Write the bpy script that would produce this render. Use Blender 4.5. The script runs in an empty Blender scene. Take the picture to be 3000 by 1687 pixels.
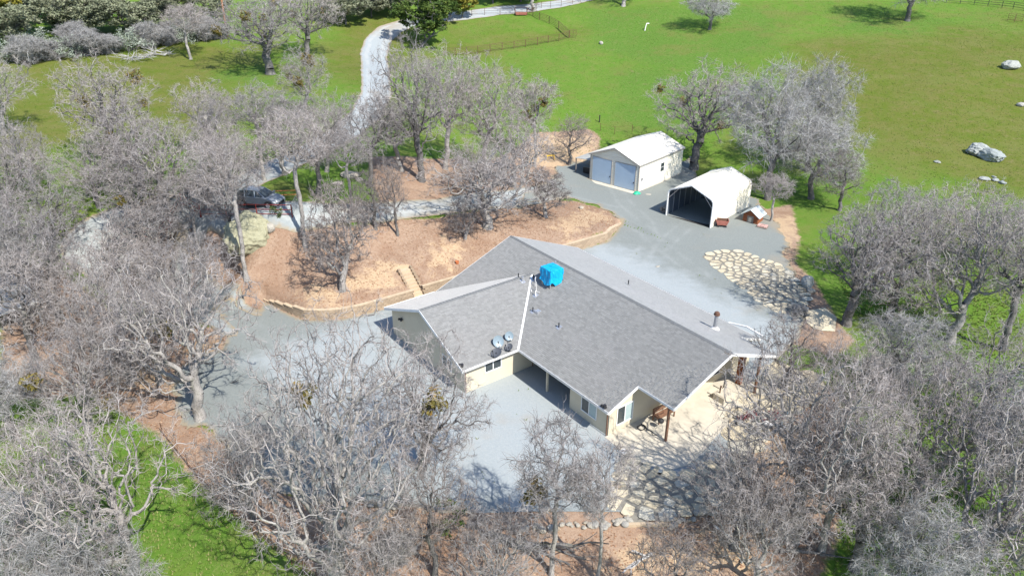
import bpy, bmesh, math, random
import numpy as np
from mathutils import Vector, Matrix
random.seed(7)
SC = bpy.context.scene
COL = SC.collection
# ------------------------------------------------------------------ camera, sky, sun, exposure
cam_d = bpy.data.cameras.new('camera'); cam = bpy.data.objects.new('camera', cam_d); COL.objects.link(cam)
cam_d.sensor_width = 36.0; cam_d.lens = 2175.9/3000*36; cam_d.clip_start = 0.5; cam_d.clip_end = 3000
cam.matrix_world = Matrix.Translation((0, 0, 32.405)) @ Matrix.Rotation(math.pi/2-0.4691, 4, 'X') @ Matrix.Rotation(0.0043, 4, 'Z')
SC.camera = cam
SUN_EL = math.radians(48); SUN_AZ = math.atan2(0.62, -0.785)
world = bpy.data.worlds.new('World'); SC.world = world; world.use_nodes = True
wn = world.node_tree.nodes; wl = world.node_tree.links
sky = wn.new('ShaderNodeTexSky'); sky.sky_type = 'NISHITA'; sky.sun_disc = False
sky.sun_elevation = SUN_EL; sky.sun_rotation = SUN_AZ; sky.altitude = 900
wl.new(sky.outputs[0], wn['Background'].inputs[0]); wn['Background'].inputs[1].default_value = 0.15; sky.ozone_density = 2.5
sl = bpy.data.lights.new('sun', 'SUN'); sl.energy = 4.2; sl.angle = math.radians(0.53); sl.color = (1.0, 0.95, 0.875)
sun = bpy.data.objects.new('sun', sl); COL.objects.link(sun)
sun_dir = Vector((math.sin(SUN_AZ)*math.cos(SUN_EL), math.cos(SUN_AZ)*math.cos(SUN_EL), math.sin(SUN_EL)))
sun.rotation_euler = sun_dir.to_track_quat('Z', 'Y').to_euler(); sun.location = (40, -60, 90)
SC.view_settings.view_transform = 'Standard'; SC.view_settings.look = 'None'
SC.view_settings.exposure = 0.98; SC.view_settings.gamma = 1.0; SC.view_settings.use_curve_mapping = False
SC.cycles.max_bounces = 5; SC.cycles.diffuse_bounces = 3; SC.cycles.glossy_bounces = 2; SC.cycles.transparent_max_bounces = 4

# ------------------------------------------------------------------ terrain height
#<TERRAIN>
WL = [(-23.06,60.97,.12),(-21.3,59.5,.55),(-19.65,58.25,.9),(-18.4,57.45,1.1),(-16.65,57.36,1.1),(-15.1,57.65,1.1),(-13.6,58.3,1.1),(-12.0,59.35,1.1),(-9.16,61.3,1.1)]
WR = [(-8.36,62.14,1.1),(-5.5,64.1,1.1),(-0.3,67.8,1.1),(5.0,71.5,1.1),(10.32,75.2,1.1),(11.15,76.9,.95),(11.9,78.5,.6),(12.67,80.39,.12)]
PAD = [q[:2] for q in WL]+[q[:2] for q in WR]+[q[:2] for q in [(19.91,72.00,0.00),(27.73,66.32,0.00),(27.17,58.23,0.00),(24.64,48.66,0.00),(17.86,39.95,0.00),(9.97,33.94,0.00),(2.75,33.90,0.00),(-7.09,35.56,0.00),(-13.51,37.36,0.00),(-20.41,43.23,0.00),(-24.76,51.16,0.00),(-25.42,57.76,0.00),(-24.86,60.40,0.00)]]
CPS = [(-23.73,60.31,0.05),(-27.69,63.32,0.15),(-31.12,66.52,0.50),(-34.22,67.89,1.60),(-37.57,67.10,2.80),(-40.75,66.24,4.00),(-28.11,65.73,2.60),(-29.41,66.20,4.90),(-30.05,68.68,6.40),
 (-24.40,66.87,6.50),(-32.97,68.08,6.20),(-20.29,67.18,6.40),(-15.34,69.03,5.50),(-7.87,72.97,4.00),(-1.76,79.76,2.60),(5.47,87.37,1.20),(9.67,90.01,0.70),
 (-24.36,61.13,2.30),(-19.59,64.79,4.10),(-15.40,60.14,1.70),(-11.45,68.51,3.60),(-2.87,72.67,2.80),(3.63,78.15,1.80),(-21.86,63.13,3.40),
 (-10.3,63.6,2.0),(-12.2,66.0,2.8),(-7.5,68.0,2.8),(-1.5,72.0,2.5),(4.0,76.5,2.0),(9.0,79.5,1.1),
 (13.06,84.74,0.55),(10.54,93.72,0.50),(15.64,89.16,0.50),(23.95,98.96,0.50),(18.33,81.90,0.40),(22.70,78.61,0.40),(28.95,84.65,0.40),(17.73,73.84,0.10),
 (32.84,80.43,0.30),(39.71,87.73,0.60),(28.34,68.16,0.00),(27.88,59.15,-0.10),(29.96,57.87,-0.40),(34.96,59.37,-0.60),(25.42,48.96,-0.20),
 (44.07,75.15,0.60),(49.52,65.92,0.30),(63.53,97.82,3.00),(53.45,85.16,1.60),(56.94,77.47,1.60),(48.28,95.74,2.20),(38.40,46.95,-0.60),
 (17.61,39.13,0.00),(11.20,34.05,-0.10),(2.72,33.34,-0.10),(-5.75,34.63,-0.10),(-13.77,36.35,-0.10),(-20.87,42.89,-0.10),(-25.66,50.12,-0.10),(-25.52,57.04,0.00),
 (-28.27,54.13,-0.30),(-31.22,49.43,-0.80),(-42.58,56.54,0.60),(-42.00,62.38,1.60),(-38.31,48.77,-0.40),(-23.50,39.94,-0.90),(-29.80,40.38,-1.30),(-29.20,32.38,-2.20),(-20.93,32.14,-1.90),(-13.19,30.27,-1.10),(-6.45,30.60,-0.80),(2.59,30.17,-0.90),(11.76,30.89,-1.00),(19.76,30.83,-1.20),(28.47,31.95,-1.40),(24.70,39.90,-0.60),
 (0,18,-1.8),(40,20,-2),(-40,20,-3),(80,40,-1),(-80,45,-1),(90,70,1),
 (4,101,1.6),(0,106,3.2),(30,110,2.6),(60,97,2.9),(90,100,4.2),(0,125,5.4),(40,126,5.4),(80,128,8.4),(12,158,9.5),(45,158,10.6),(90,160,12.4),(-20,153,9.2),(0,178,13.8),(45,178,14.4),(100,180,15.5),
 (-30,130,8.7),(-20,117,8.0),(-18,95,6.6),(-10,85,5.6),(-36,88,7.8),(-44,100,8.6),(-62,96,9.0),(-60,72,5.8),(-85,64,5),(-60,125,11),(-60,150,13.4),(-95,147,16),(-40,175,16),(-90,180,20),
 (-24,69.5,6.55),(-24,72.5,6.5),(-29,71,6.5),(-19,71,6.2),(-14,72.5,5.4),(-24,80,6.5),(-34,73,6.45),(-8,77,4.1),
 (-140,220,27),(-40,220,24),(40,220,23),(140,220,25),(-140,320,48),(0,320,46),(140,320,46),(-180,460,80),(0,460,80),(180,460,80),(160,120,9),(160,50,1),(-160,120,14),(-160,40,2)]
for (x,y,hh) in WL[1:]+WR[:-1]:
    CPS.append((x-.35,y+.5,hh))
def tps_fit(cp):
    cp=np.array(cp,float);X=cp[:,:2]/50;n=len(X)
    r2=((X[:,None]-X[None])**2).sum(-1);Kk=r2*np.log(r2+1e-12)*.5+np.eye(n)*2e-4
    A=np.zeros((n+3,n+3));A[:n,:n]=Kk;A[:n,n]=1;A[:n,n+1:]=X;A[n,:n]=1;A[n+1:,:n]=X.T
    b=np.zeros(n+3);b[:n]=cp[:,2];w=np.linalg.solve(A,b);return X,w
TX,TW=tps_fit(CPS)
def sdf(poly,x,y):
    """signed distance to a polygon, negative inside"""
    x=np.asarray(x,float);y=np.asarray(y,float);d=np.full(x.shape,1e9);ins=np.zeros(x.shape,bool);n=len(poly)
    for i in range(n):
        ax,ay=poly[i];bx,by=poly[(i+1)%n];ex,ey=bx-ax,by-ay
        t=np.clip(((x-ax)*ex+(y-ay)*ey)/(ex*ex+ey*ey+1e-9),0,1)
        d=np.minimum(d,(x-ax-t*ex)**2+(y-ay-t*ey)**2)
        c=(ay>y)!=(by>y)
        ins^=c&(x<(bx-ax)*(y-ay)/((by-ay) if abs(by-ay)>1e-9 else 1e-9)+ax)
    return np.where(ins,-1,1)*np.sqrt(d)
PHI=-.9294;HO=(-.15,63.23)
HA=(math.cos(PHI),math.sin(PHI));HB=(math.sin(PHI),-math.cos(PHI))
def huv(x,y):
    return (x-HO[0])*HA[0]+(y-HO[1])*HA[1],(x-HO[0])*HB[0]+(y-HO[1])*HB[1]
def hxy(u,v):
    return HO[0]+u*HA[0]+v*HB[0],HO[1]+u*HA[1]+v*HB[1]
def Zf(x,y):
    x=np.asarray(x,float);y=np.asarray(y,float);sh=x.shape;x=x.ravel();y=y.ravel();out=np.empty(x.shape)
    for s in range(0,len(x),20000):
        q=np.stack([x[s:s+20000],y[s:s+20000]],-1)/50
        r2=((q[:,None]-TX[None])**2).sum(-1);n=len(TX)
        out[s:s+20000]=(r2*np.log(r2+1e-12)*.5)@TW[:n]+TW[n]+q@TW[n+1:]
    far=np.clip((y-90)/60,0,1)
    out+=(.10*np.sin(x*.31+1.3*np.sin(y*.17))*np.sin(y*.23+.7))*(.35+far)
    d=sdf(PAD,x,y);t=np.clip((d-.03)/.42,0,1);m=t*t*(3-2*t)
    out=out*m
    u,v=huv(x,y);ins=(u>-6.75)&(u<-3.6)&(v>7.02)&(v<8.5)
    out=np.where(ins,np.minimum(out,np.clip((-3.9-u)/2.6*2.0-.35,-.3,9)),out)
    return out.reshape(sh)
def zf(x,y):return float(Zf(np.array([x]),np.array([y]))[0])
#</TERRAIN>

# ------------------------------------------------------------------ helpers
def tag(o, label=None, cat=None, group=None, kind=None):
    if label: o['label'] = label
    if cat: o['category'] = cat
    if group: o['group'] = group
    if kind: o['kind'] = kind
    return o
def empty(name, loc, rz=0.0, label=None, cat=None, group=None):
    o = bpy.data.objects.new(name, None); o.empty_display_size = .3; COL.objects.link(o)
    o.location = loc; o.rotation_euler = (0, 0, rz); return tag(o, label, cat, group)
def link(name, me, parent=None, loc=None, rz=None):
    o = bpy.data.objects.new(name, me); COL.objects.link(o)
    if parent: o.parent = parent
    if loc is not None: o.location = loc
    if rz is not None: o.rotation_euler = (0, 0, rz)
    return o
def np_mesh(name, V, Q, T=None, mat=None, tone=None, smooth=False):
    """fast mesh from arrays of quads Q and triangles T; tone = per face value"""
    V = np.asarray(V, np.float32).reshape(-1, 3); Q = np.asarray(Q, np.int32).reshape(-1, 4)
    T = np.zeros((0, 3), np.int32) if T is None else np.asarray(T, np.int32).reshape(-1, 3)
    me = bpy.data.meshes.new(name); me.vertices.add(len(V)); me.vertices.foreach_set('co', V.ravel())
    li = np.concatenate([Q.ravel(), T.ravel()]); me.loops.add(len(li)); me.loops.foreach_set('vertex_index', li)
    st = np.concatenate([np.arange(len(Q))*4, len(Q)*4+np.arange(len(T))*3]).astype(np.int32)
    me.polygons.add(len(st)); me.polygons.foreach_set('loop_start', st)
    if tone is not None:
        a = me.attributes.new('tone', 'FLOAT', 'FACE'); a.data.foreach_set('value', np.asarray(tone, np.float32))
    if smooth: me.polygons.foreach_set('use_smooth', np.ones(len(st), bool))
    me.update(calc_edges=True); me.validate()
    if mat: me.materials.append(mat)
    return me
class MB:
    def __init__(s): s.v = []; s.f = []
    def poly(s, pts):
        i = len(s.v); s.v += [tuple(p) for p in pts]; s.f.append(tuple(range(i, i+len(pts)))); return s
    def hexa(s, p):
        i = len(s.v); s.v += [tuple(q) for q in p]
        for q in ((0,3,2,1),(4,5,6,7),(0,1,5,4),(1,2,6,5),(2,3,7,6),(3,0,4,7)): s.f.append(tuple(i+k for k in q))
        return s
    def box(s, x0, x1, y0, y1, z0, z1):
        return s.hexa([(x0,y0,z0),(x1,y0,z0),(x1,y1,z0),(x0,y1,z0),(x0,y0,z1),(x1,y0,z1),(x1,y1,z1),(x0,y1,z1)])
    def slab(s, poly3, th):
        """polygon (3-D points) given thickness downward"""
        n = len(poly3); i = len(s.v); s.v += [tuple(p) for p in poly3]+[(p[0],p[1],p[2]-th) for p in poly3]
        s.f.append(tuple(range(i, i+n))); s.f.append(tuple(range(i+2*n-1, i+n-1, -1)))
        for k in range(n): s.f.append((i+k, i+(k+1)%n, i+n+(k+1)%n, i+n+k))
        return s
    def tube(s, a, b, r, n=6, r1=None, cap=True):
        a = Vector(a); b = Vector(b); d = (b-a).normalized(); u = d.orthogonal().normalized(); w = d.cross(u); r1 = r if r1 is None else r1
        i = len(s.v)
        for c, rr in ((a, r), (b, r1)):
            for k in range(n):
                t = 2*math.pi*k/n; s.v.append(tuple(c+(u*math.cos(t)+w*math.sin(t))*rr))
        for k in range(n): s.f.append((i+k, i+(k+1)%n, i+n+(k+1)%n, i+n+k))
        if cap: s.f.append(tuple(i+k for k in range(n-1, -1, -1))); s.f.append(tuple(i+n+k for k in range(n)))
        return s
    def bar(s, a, b, w, h):
        """rectangular beam from a to b, width w (horizontal), height h"""
        a = Vector(a); b = Vector(b); d = (b-a).normalized(); side = Vector((-d.y, d.x, 0))
        if side.length < 1e-4: side = Vector((1, 0, 0))
        side.normalize(); up = d.cross(side)*-1 if d.cross(side).z < 0 else d.cross(side)
        if abs(d.z) > .99: side = Vector((1,0,0)); up = Vector((0,1,0))
        x = side*w/2; z = up*h/2
        return s.hexa([a-x-z, b-x-z, b+x-z, a+x-z, a-x+z, b-x+z, b+x+z, a+x+z])
    def lathe(s, prof, n=14, c=(0,0,0)):
        i = len(s.v)
        for (r, z) in prof:
            for k in range(n):
                t = 2*math.pi*k/n; s.v.append((c[0]+r*math.cos(t), c[1]+r*math.sin(t), c[2]+z))
        for j in range(len(prof)-1):
            for k in range(n): s.f.append((i+j*n+k, i+j*n+(k+1)%n, i+(j+1)*n+(k+1)%n, i+(j+1)*n+k))
        s.f.append(tuple(i+k for k in range(n-1,-1,-1))); s.f.append(tuple(i+(len(prof)-1)*n+k for k in range(n)))
        return s
    def mesh(s, name, mat, smooth=False, fix=True):
        me = bpy.data.meshes.new(name); me.from_pydata(s.v, [], s.f)
        if fix:
            b = bmesh.new(); b.from_mesh(me); bmesh.ops.recalc_face_normals(b, faces=b.faces); b.to_mesh(me); b.free()
        if smooth: me.polygons.foreach_set('use_smooth', np.ones(len(me.polygons), bool))
        me.materials.append(mat); me.update(); return me
    def build(s, name, mat, parent=None, smooth=False, loc=None, rz=None):
        return link(name, s.mesh(name, mat, smooth), parent, loc, rz)

# ------------------------------------------------------------------ materials
class NT:
    def __init__(s, name, rough=.85, spec=.25):
        s.m = bpy.data.materials.new(name); s.m.use_nodes = True; s.n = s.m.node_tree.nodes; s.l = s.m.node_tree.links
        s.b = s.n['Principled BSDF']; s.b.inputs['Roughness'].default_value = rough; s.b.inputs['Specular IOR Level'].default_value = spec
        g = s.n.new('ShaderNodeTexCoord'); s.co = g.outputs['Object']
    def noise(s, scale, detail=4, rough=.6, co=None, stretch=None, dist=0):
        n = s.n.new('ShaderNodeTexNoise'); n.inputs['Scale'].default_value = scale; n.inputs['Detail'].default_value = detail
        n.inputs['Roughness'].default_value = rough; n.inputs['Distortion'].default_value = dist
        c = co or s.co
        if stretch:
            mp = s.n.new('ShaderNodeMapping'); mp.inputs['Scale'].default_value = stretch; s.l.new(c, mp.inputs['Vector']); c = mp.outputs[0]
        s.l.new(c, n.inputs['Vector']); return n.outputs['Fac']
    def ramp(s, fac, lo, hi):
        r = s.n.new('ShaderNodeMapRange'); r.inputs['From Min'].default_value = lo; r.inputs['From Max'].default_value = hi; r.interpolation_type = 'SMOOTHSTEP'
        s.l.new(fac, r.inputs['Value']); return r.outputs[0]
    def math(s, op, a, b=None):
        m = s.n.new('ShaderNodeMath'); m.operation = op
        for k, q in enumerate((a, b)):
            if q is None: continue
            if isinstance(q, (int, float)): m.inputs[k].default_value = q
            else: s.l.new(q, m.inputs[k])
        return m.outputs[0]
    def mix(s, fac, a, b, mode='MIX'):
        m = s.n.new('ShaderNodeMix'); m.data_type = 'RGBA'; m.blend_type = mode
        for k, q in ((0, fac), (6, a), (7, b)):
            if isinstance(q, (int, float)): m.inputs[k].default_value = q
            elif isinstance(q, tuple): m.inputs[k].default_value = (*q, 1)
            else: s.l.new(q, m.inputs[k])
        return m.outputs[2]
    def attr(s, name):
        a = s.n.new('ShaderNodeAttribute'); a.attribute_name = name; return a.outputs['Fac']
    def rand(s): return s.n.new('ShaderNodeObjectInfo').outputs['Random']
    def bump(s, hgt, strength=.3, dist=.05):
        b = s.n.new('ShaderNodeBump'); b.inputs['Strength'].default_value = strength; b.inputs['Distance'].default_value = dist
        s.l.new(hgt, b.inputs['Height']); s.l.new(b.outputs[0], s.b.inputs['Normal'])
    def out(s, col):
        if isinstance(col, tuple): s.b.inputs['Base Color'].default_value = (*col, 1)
        else: s.l.new(col, s.b.inputs['Base Color'])
        return s.m
def simple(name, c, c2=None, scale=6., rough=.8, spec=.25, metal=0., bump=0., vary=0.):
    t = NT(name, rough, spec); t.b.inputs['Metallic'].default_value = metal
    c2 = c2 or tuple(q*.8 for q in c)
    nz = t.noise(scale, 5); col = t.mix(t.ramp(nz, .3, .7), c, c2)
    if vary:
        col = t.mix(t.ramp(t.rand(), 0, 1), col, t.mix(1.0, col, (1-vary,)*3, 'MULTIPLY'))
    if bump: t.bump(nz, bump, .04)
    return t.out(col)

M = {}
def ground_material():
    t = NT('meadow_and_earth', .95, .1)
    n1 = t.noise(.045, 4); n2 = t.noise(.35, 5, .7); n3 = t.noise(3.2, 5, .75); n4 = t.noise(11., 3, .7); n5 = t.noise(.9, 4, .65)
    lush = t.attr('lush'); olive = t.attr('olive'); dirt = t.attr('dirt'); pale = t.attr('pale')
    g = t.mix(t.ramp(n2, .3, .7), (.080, .164, .017), (.110, .166, .027))
    o = t.mix(t.ramp(n2, .3, .68), (.084, .118, .012), (.120, .120, .030))
    of = t.ramp(t.math('ADD', olive, t.math('MULTIPLY', t.math('SUBTRACT', n1, .5), 1.5)), .2, .8)
    g = t.mix(of, g, o)
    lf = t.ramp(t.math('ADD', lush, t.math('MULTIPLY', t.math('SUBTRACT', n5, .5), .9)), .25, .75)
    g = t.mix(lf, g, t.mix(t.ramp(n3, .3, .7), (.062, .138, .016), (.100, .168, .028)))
    g = t.mix(t.math('MULTIPLY', t.ramp(t.noise(.13, 6, .7), .48, .66), .62), g, (.128, .136, .036))
    g = t.mix(t.math('MULTIPLY', t.ramp(t.noise(.7, 6, .75), .56, .70), .45), g, (.175, .150, .070))
    g = t.mix(t.math('MULTIPLY', t.ramp(t.noise(1.3, 5, .7), .56, .68), .45), g, (.045, .105, .008))
    g = t.mix(t.math('MULTIPLY', t.ramp(n3, .5, .72), .5), g, (.165, .165, .070))
    g = t.mix(t.math('MULTIPLY', t.ramp(t.noise(.42, 6, .75), .69, .75), .6), g, (.32, .26, .16))       # dry blades
    g = t.mix(t.math('MULTIPLY', t.ramp(n4, .55, .75), .45), g, (.036, .085, .006))      # darker green tufts
    g = t.mix(t.math('MULTIPLY', t.ramp(t.noise(1.7, 6, .8), .70, .76), .5), g, (.28, .25, .15))  # bare specks
    # earth under the oaks: leaf litter with pale worn sand
    e = t.mix(t.ramp(n3, .3, .7), (.255, .174, .120), (.318, .232, .168))
    e = t.mix(t.math('MULTIPLY', t.ramp(t.noise(.38, 6, .7), .45, .62), .6), e, t.mix(t.ramp(n4, .4, .6), (.175, .105, .068), (.255, .162, .110)))
    e = t.mix(t.math('MULTIPLY', t.ramp(n4, .52, .68), .5), e, (.150, .092, .062))
    e = t.mix(t.math('MULTIPLY', t.ramp(t.noise(7.5, 3, .7), .6, .72), .6), e, (.36, .27, .19))
    pf = t.ramp(t.math('ADD', pale, t.math('MULTIPLY', t.math('SUBTRACT', n5, .52), 1.7)), .35, .75)
    e = t.mix(pf, e, t.mix(t.ramp(n3, .3, .7), (.42, .315, .205), (.36, .255, .160)))
    df = t.ramp(t.math('ADD', dirt, t.math('MULTIPLY', t.math('SUBTRACT', t.math('ADD', t.math('MULTIPLY', n5, .6), t.math('MULTIPLY', n3, .4)), .5), 1.1)), .32, .62)
    t.bump(t.math('ADD', n3, t.math('MULTIPLY', n4, .6)), .55, .12)
    return t.out(t.mix(df, g, e))
def gravel_material():
    t = NT('crushed_gravel', .95, .1)
    n0 = t.noise(.09, 4, .6); n1 = t.noise(.5, 5, .65); n2 = t.noise(6., 5, .8); n3 = t.noise(24., 2, .6)
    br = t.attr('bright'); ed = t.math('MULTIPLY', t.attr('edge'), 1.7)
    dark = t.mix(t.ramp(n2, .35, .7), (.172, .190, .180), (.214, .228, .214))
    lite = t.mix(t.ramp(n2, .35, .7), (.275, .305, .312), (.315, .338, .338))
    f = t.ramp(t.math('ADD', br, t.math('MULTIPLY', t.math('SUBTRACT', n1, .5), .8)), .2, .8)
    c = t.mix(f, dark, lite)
    c = t.mix(t.math('MULTIPLY', t.ramp(n0, .54, .72), .6), c, (.29, .235, .165))        # sand showing through
    c = t.mix(t.math('MULTIPLY', t.ramp(n3, .58, .72), .35), c, (.10, .115, .11))
    c = t.mix(t.math('MULTIPLY', t.ramp(t.noise(1.1, 5, .75), .70, .75), .5), c, (.13, .15, .055))
    tr = t.math('SUBTRACT', 1.0, t.ramp(t.math('ABSOLUTE', t.math('SUBTRACT', t.attr('edge'), .95)), .12, .42))
    c = t.mix(t.math('MULTIPLY', t.math('MULTIPLY', tr, t.attr('track')), t.ramp(n1, .3, .6)), c, (.34, .355, .345))
    c = t.mix(t.math('MULTIPLY', t.math('MULTIPLY', t.attr('rut'), .2), t.ramp(n1, .3, .6)), c, (.35, .362, .352))
    e = t.ramp(t.math('ADD', ed, t.math('MULTIPLY', t.math('SUBTRACT', t.noise(1.6, 5, .7), .5), 1.5)), -.1, .75)
    c = t.mix(e, (.262, .215, .145), c)
    t.bump(n2, .35, .05)
    return t.out(c)
def bark_material(name, a, b, dk):
    t = NT(name, .95, .1)
    n1 = t.noise(3.2, 5, .7, stretch=(1, 1, .35)); n2 = t.noise(14., 4, .7, stretch=(1, 1, .3)); n3 = t.noise(.6, 3)
    c = t.mix(t.ramp(n3, .35, .65), a, b)
    c = t.mix(t.math('MULTIPLY', t.ramp(n2, .48, .66), .75), c, dk)
    c = t.mix(t.math('MULTIPLY', t.ramp(n1, .56, .70), .6), c, (.26, .28, .20))
    t.bump(n2, .5, .05); return t.out(c)
def twig_material(name, a, b):
    t = NT(name, .9, .15)
    c = t.mix(t.ramp(t.rand(), 0, 1), a, b)
    c = t.mix(t.math('MULTIPLY', t.ramp(t.noise(.55, 3), .4, .65), .5), c, tuple(q*.5 for q in a))
    tn = t.attr('tone'); c = t.mix(t.ramp(tn, .0, .55), t.mix(1.0, c, (.42, .39, .38), 'MULTIPLY'), c); c = t.mix(t.ramp(tn, .6, 1.), c, t.mix(1.0, c, (1.32, 1.32, 1.34), 'MULTIPLY'))
    return t.out(c)
def leaf_material(name, a, b, c_):
    t = NT(name, .8, .2); tn = t.attr('tone')
    c = t.mix(t.ramp(tn, 0, .6), a, b); c = t.mix(t.ramp(tn, .6, 1), c, c_)
    c = t.mix(t.math('MULTIPLY', t.rand(), .35), c, tuple(q*1.5 for q in b))
    return t.out(c)
def shingle_material():
    t = NT('asphalt_shingles', .6, .4); t.b.inputs['Diffuse Roughness'].default_value = 1.0
    c = t.mix(t.attr('tone'), (.170, .171, .165), (.232, .233, .225))
    t.b.inputs['Sheen Weight'].default_value = .2; t.b.inputs['Sheen Roughness'].default_value = .45
    c = t.mix(t.math('MULTIPLY', t.ramp(t.noise(.25, 4), .45, .7), .2), c, (.255, .245, .245))
    c = t.mix(t.math('MULTIPLY', t.ramp(t.noise(30., 2), .5, .7), .3), c, (.12, .125, .13))
    return t.out(c)
def stone_material(name, a, b, c_):
    t = NT(name, .9, .15)
    c = t.mix(t.ramp(t.rand(), 0, .6), a, b); c = t.mix(t.ramp(t.rand(), .7, 1), c, c_)
    c = t.mix(t.math('MULTIPLY', t.ramp(t.noise(3.5, 7, .8), .47, .66), .65), c, tuple(q*.5 for q in a))
    t.bump(t.noise(4., 7, .75), .7, .12); return t.out(c)
M['ground'] = ground_material(); M['gravel'] = gravel_material()
M['bark'] = bark_material('pale_oak_bark', (.33,.31,.285), (.235,.22,.205), (.07,.063,.058))
M['bark_dark'] = bark_material('dark_oak_bark', (.155,.145,.138), (.105,.10,.096), (.036,.033,.031))
M['twig'] = twig_material('bare_oak_twigs', (.385,.350,.328), (.290,.272,.262))
M['twig_dark'] = twig_material('dark_bare_twigs', (.265,.234,.215), (.195,.178,.168))
M['twig_pale'] = twig_material('silvery_bare_twigs', (.40,.395,.382), (.315,.310,.296))
M['mistletoe'] = leaf_material('mistletoe_leaves', (.085,.080,.020), (.135,.110,.028), (.20,.125,.035))
M['oak_leaf'] = leaf_material('evergreen_oak_leaves', (.105,.122,.068), (.160,.172,.108), (.220,.212,.135))
M['cedar_leaf'] = leaf_material('dark_conifer_leaves', (.026,.055,.012), (.060,.095,.018), (.125,.135,.024))
M['yellow_leaf'] = leaf_material('yellow_green_leaves', (.085,.095,.014), (.150,.140,.020), (.23,.185,.028))
M['sage_leaf'] = leaf_material('sage_green_leaves', (.15,.18,.13), (.22,.25,.20), (.28,.30,.25))
M['shingle'] = shingle_material()
M['deck'] = simple('roof_deck', (.15,.155,.155), rough=.9)
M['stucco'] = simple('cream_stucco', (.55,.495,.375), (.52,.465,.35), 1.3, .9, bump=.1)
M['trim'] = simple('white_trim', (.74,.74,.72), (.66,.66,.64), 4, .5)
M['soffit'] = simple('grey_soffit', (.46,.44,.41), (.42,.40,.37), 3, .8)
M['glass'] = simple('window_glass', (.035,.045,.05), (.05,.06,.065), 2, .08, .6)
M['blind'] = simple('pale_blind', (.33,.42,.42), (.30,.38,.39), 5, .3, .5)
M['concrete'] = simple('concrete', (.52,.475,.385), (.44,.40,.325), 1.1, .9, bump=.1)
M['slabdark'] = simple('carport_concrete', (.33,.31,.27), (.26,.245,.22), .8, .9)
M['metal'] = simple('galvanised_metal', (.55,.56,.57), (.42,.43,.45), 6, .35, .5, .6)
M['dark'] = simple('black_plastic', (.02,.02,.022), (.03,.03,.032), 5, .45, .4)
M['dish'] = simple('grey_dish', (.085,.09,.10), (.07,.075,.085), 4, .4, .4)
M['dish_pale'] = simple('pale_dish', (.20,.255,.29), (.18,.235,.265), 4, .35, .4)
M['tarp'] = simple('blue_tarp', (.002,.345,.62), (.004,.26,.50), 3.5, .45, .35, bump=.5)
M['pvc'] = simple('white_pvc', (.78,.76,.72), rough=.4)
M['rust'] = simple('rusty_steel', (.135,.070,.045), (.09,.05,.035), 7, .8)
M['redpipe'] = simple('red_oxide_pipe', (.27,.042,.034), (.20,.035,.03), 6, .6)
M['orange'] = simple('orange_pipe', (.42,.17,.06), (.30,.11,.045), 6, .7)
M['greypipe'] = simple('grey_steel_pipe', (.17,.19,.20), (.12,.135,.14), 6, .55)
M['ivory'] = simple('ivory_steel_siding', (.72,.685,.575), (.70,.66,.55), 1, .42, .4)
M['whiteroof'] = simple('white_steel_roof', (.68,.65,.57), (.64,.61,.53), .7, .45, .4)
M['door_shade_blue'] = simple('shade_tinted_white_door', (.36,.46,.56), (.33,.43,.53), 1, .38, .5)  # white doors, with the blue of their sky-lit shade mixed into the colour
M['tan_trim'] = simple('tan_steel_trim', (.33,.315,.285), (.30,.285,.26), 2, .5)
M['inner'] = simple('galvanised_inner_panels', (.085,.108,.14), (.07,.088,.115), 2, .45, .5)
M['wood_red'] = simple('stained_red_wood', (.27,.095,.04), (.17,.06,.028), 5, .75, bump=.2)
M['wood_grey'] = simple('weathered_wood', (.25,.225,.195), (.17,.15,.13), 8, .9, bump=.2)
M['pole'] = simple('brown_pole_wood', (.34,.165,.085), (.26,.12,.065), 5, .85)
M['post_brown'] = simple('brown_painted_post', (.215,.120,.075), (.16,.085,.055), 5, .7)
M['sheetroof'] = simple('pale_sheet_metal', (.45,.50,.52), (.40,.45,.47), 2, .4, .4)
M['pinkmetal'] = simple('faded_pink_metal', (.44,.165,.125), (.33,.12,.09), 4, .7)
M['pinkpaver'] = simple('pink_pavers', (.55,.35,.30), (.48,.30,.26), 6, .9, vary=.25)
M['block'] = simple('tan_concrete_block', (.37,.285,.20), (.32,.245,.17), 5., .95, bump=.3, vary=.22)
M['cap'] = simple('pale_tan_cap', (.50,.395,.275), (.45,.35,.24), 5., .95, bump=.2, vary=.15)
M['flag'] = stone_material('flagstone', (.47,.405,.285), (.54,.475,.345), (.46,.435,.36))
M['grout'] = simple('flagstone_sand_joint', (.215,.200,.165), (.165,.155,.13), 3, .95, bump=.3)
M['rock'] = stone_material('pale_granite', (.33,.32,.29), (.38,.35,.29), (.35,.28,.20))
M['boulder'] = stone_material('grey_green_granite', (.26,.285,.272), (.31,.325,.305), (.29,.30,.26))
M['lichen'] = stone_material('lichened_granite', (.27,.265,.175), (.30,.29,.195), (.25,.26,.20))
M['green'] = simple('green_plastic', (.03,.42,.24), rough=.5)
M['yellow'] = simple('yellow_paint', (.65,.42,.04), rough=.5)
M['carpaint'] = simple('silver_car_paint', (.30,.33,.36), (.28,.31,.34), 1, .32, .5, .35)
M['tyre'] = simple('black_rubber', (.02,.02,.02), rough=.8)
M['snag'] = bark_material('bleached_dead_wood', (.46,.43,.38), (.38,.35,.31), (.17,.15,.13))
M['deadwood'] = bark_material('silver_dead_branches', (.42,.41,.40), (.34,.33,.32), (.14,.13,.125))
M['redplant'] = leaf_material('maroon_succulent', (.09,.022,.03), (.16,.05,.055), (.20,.09,.08))
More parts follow.
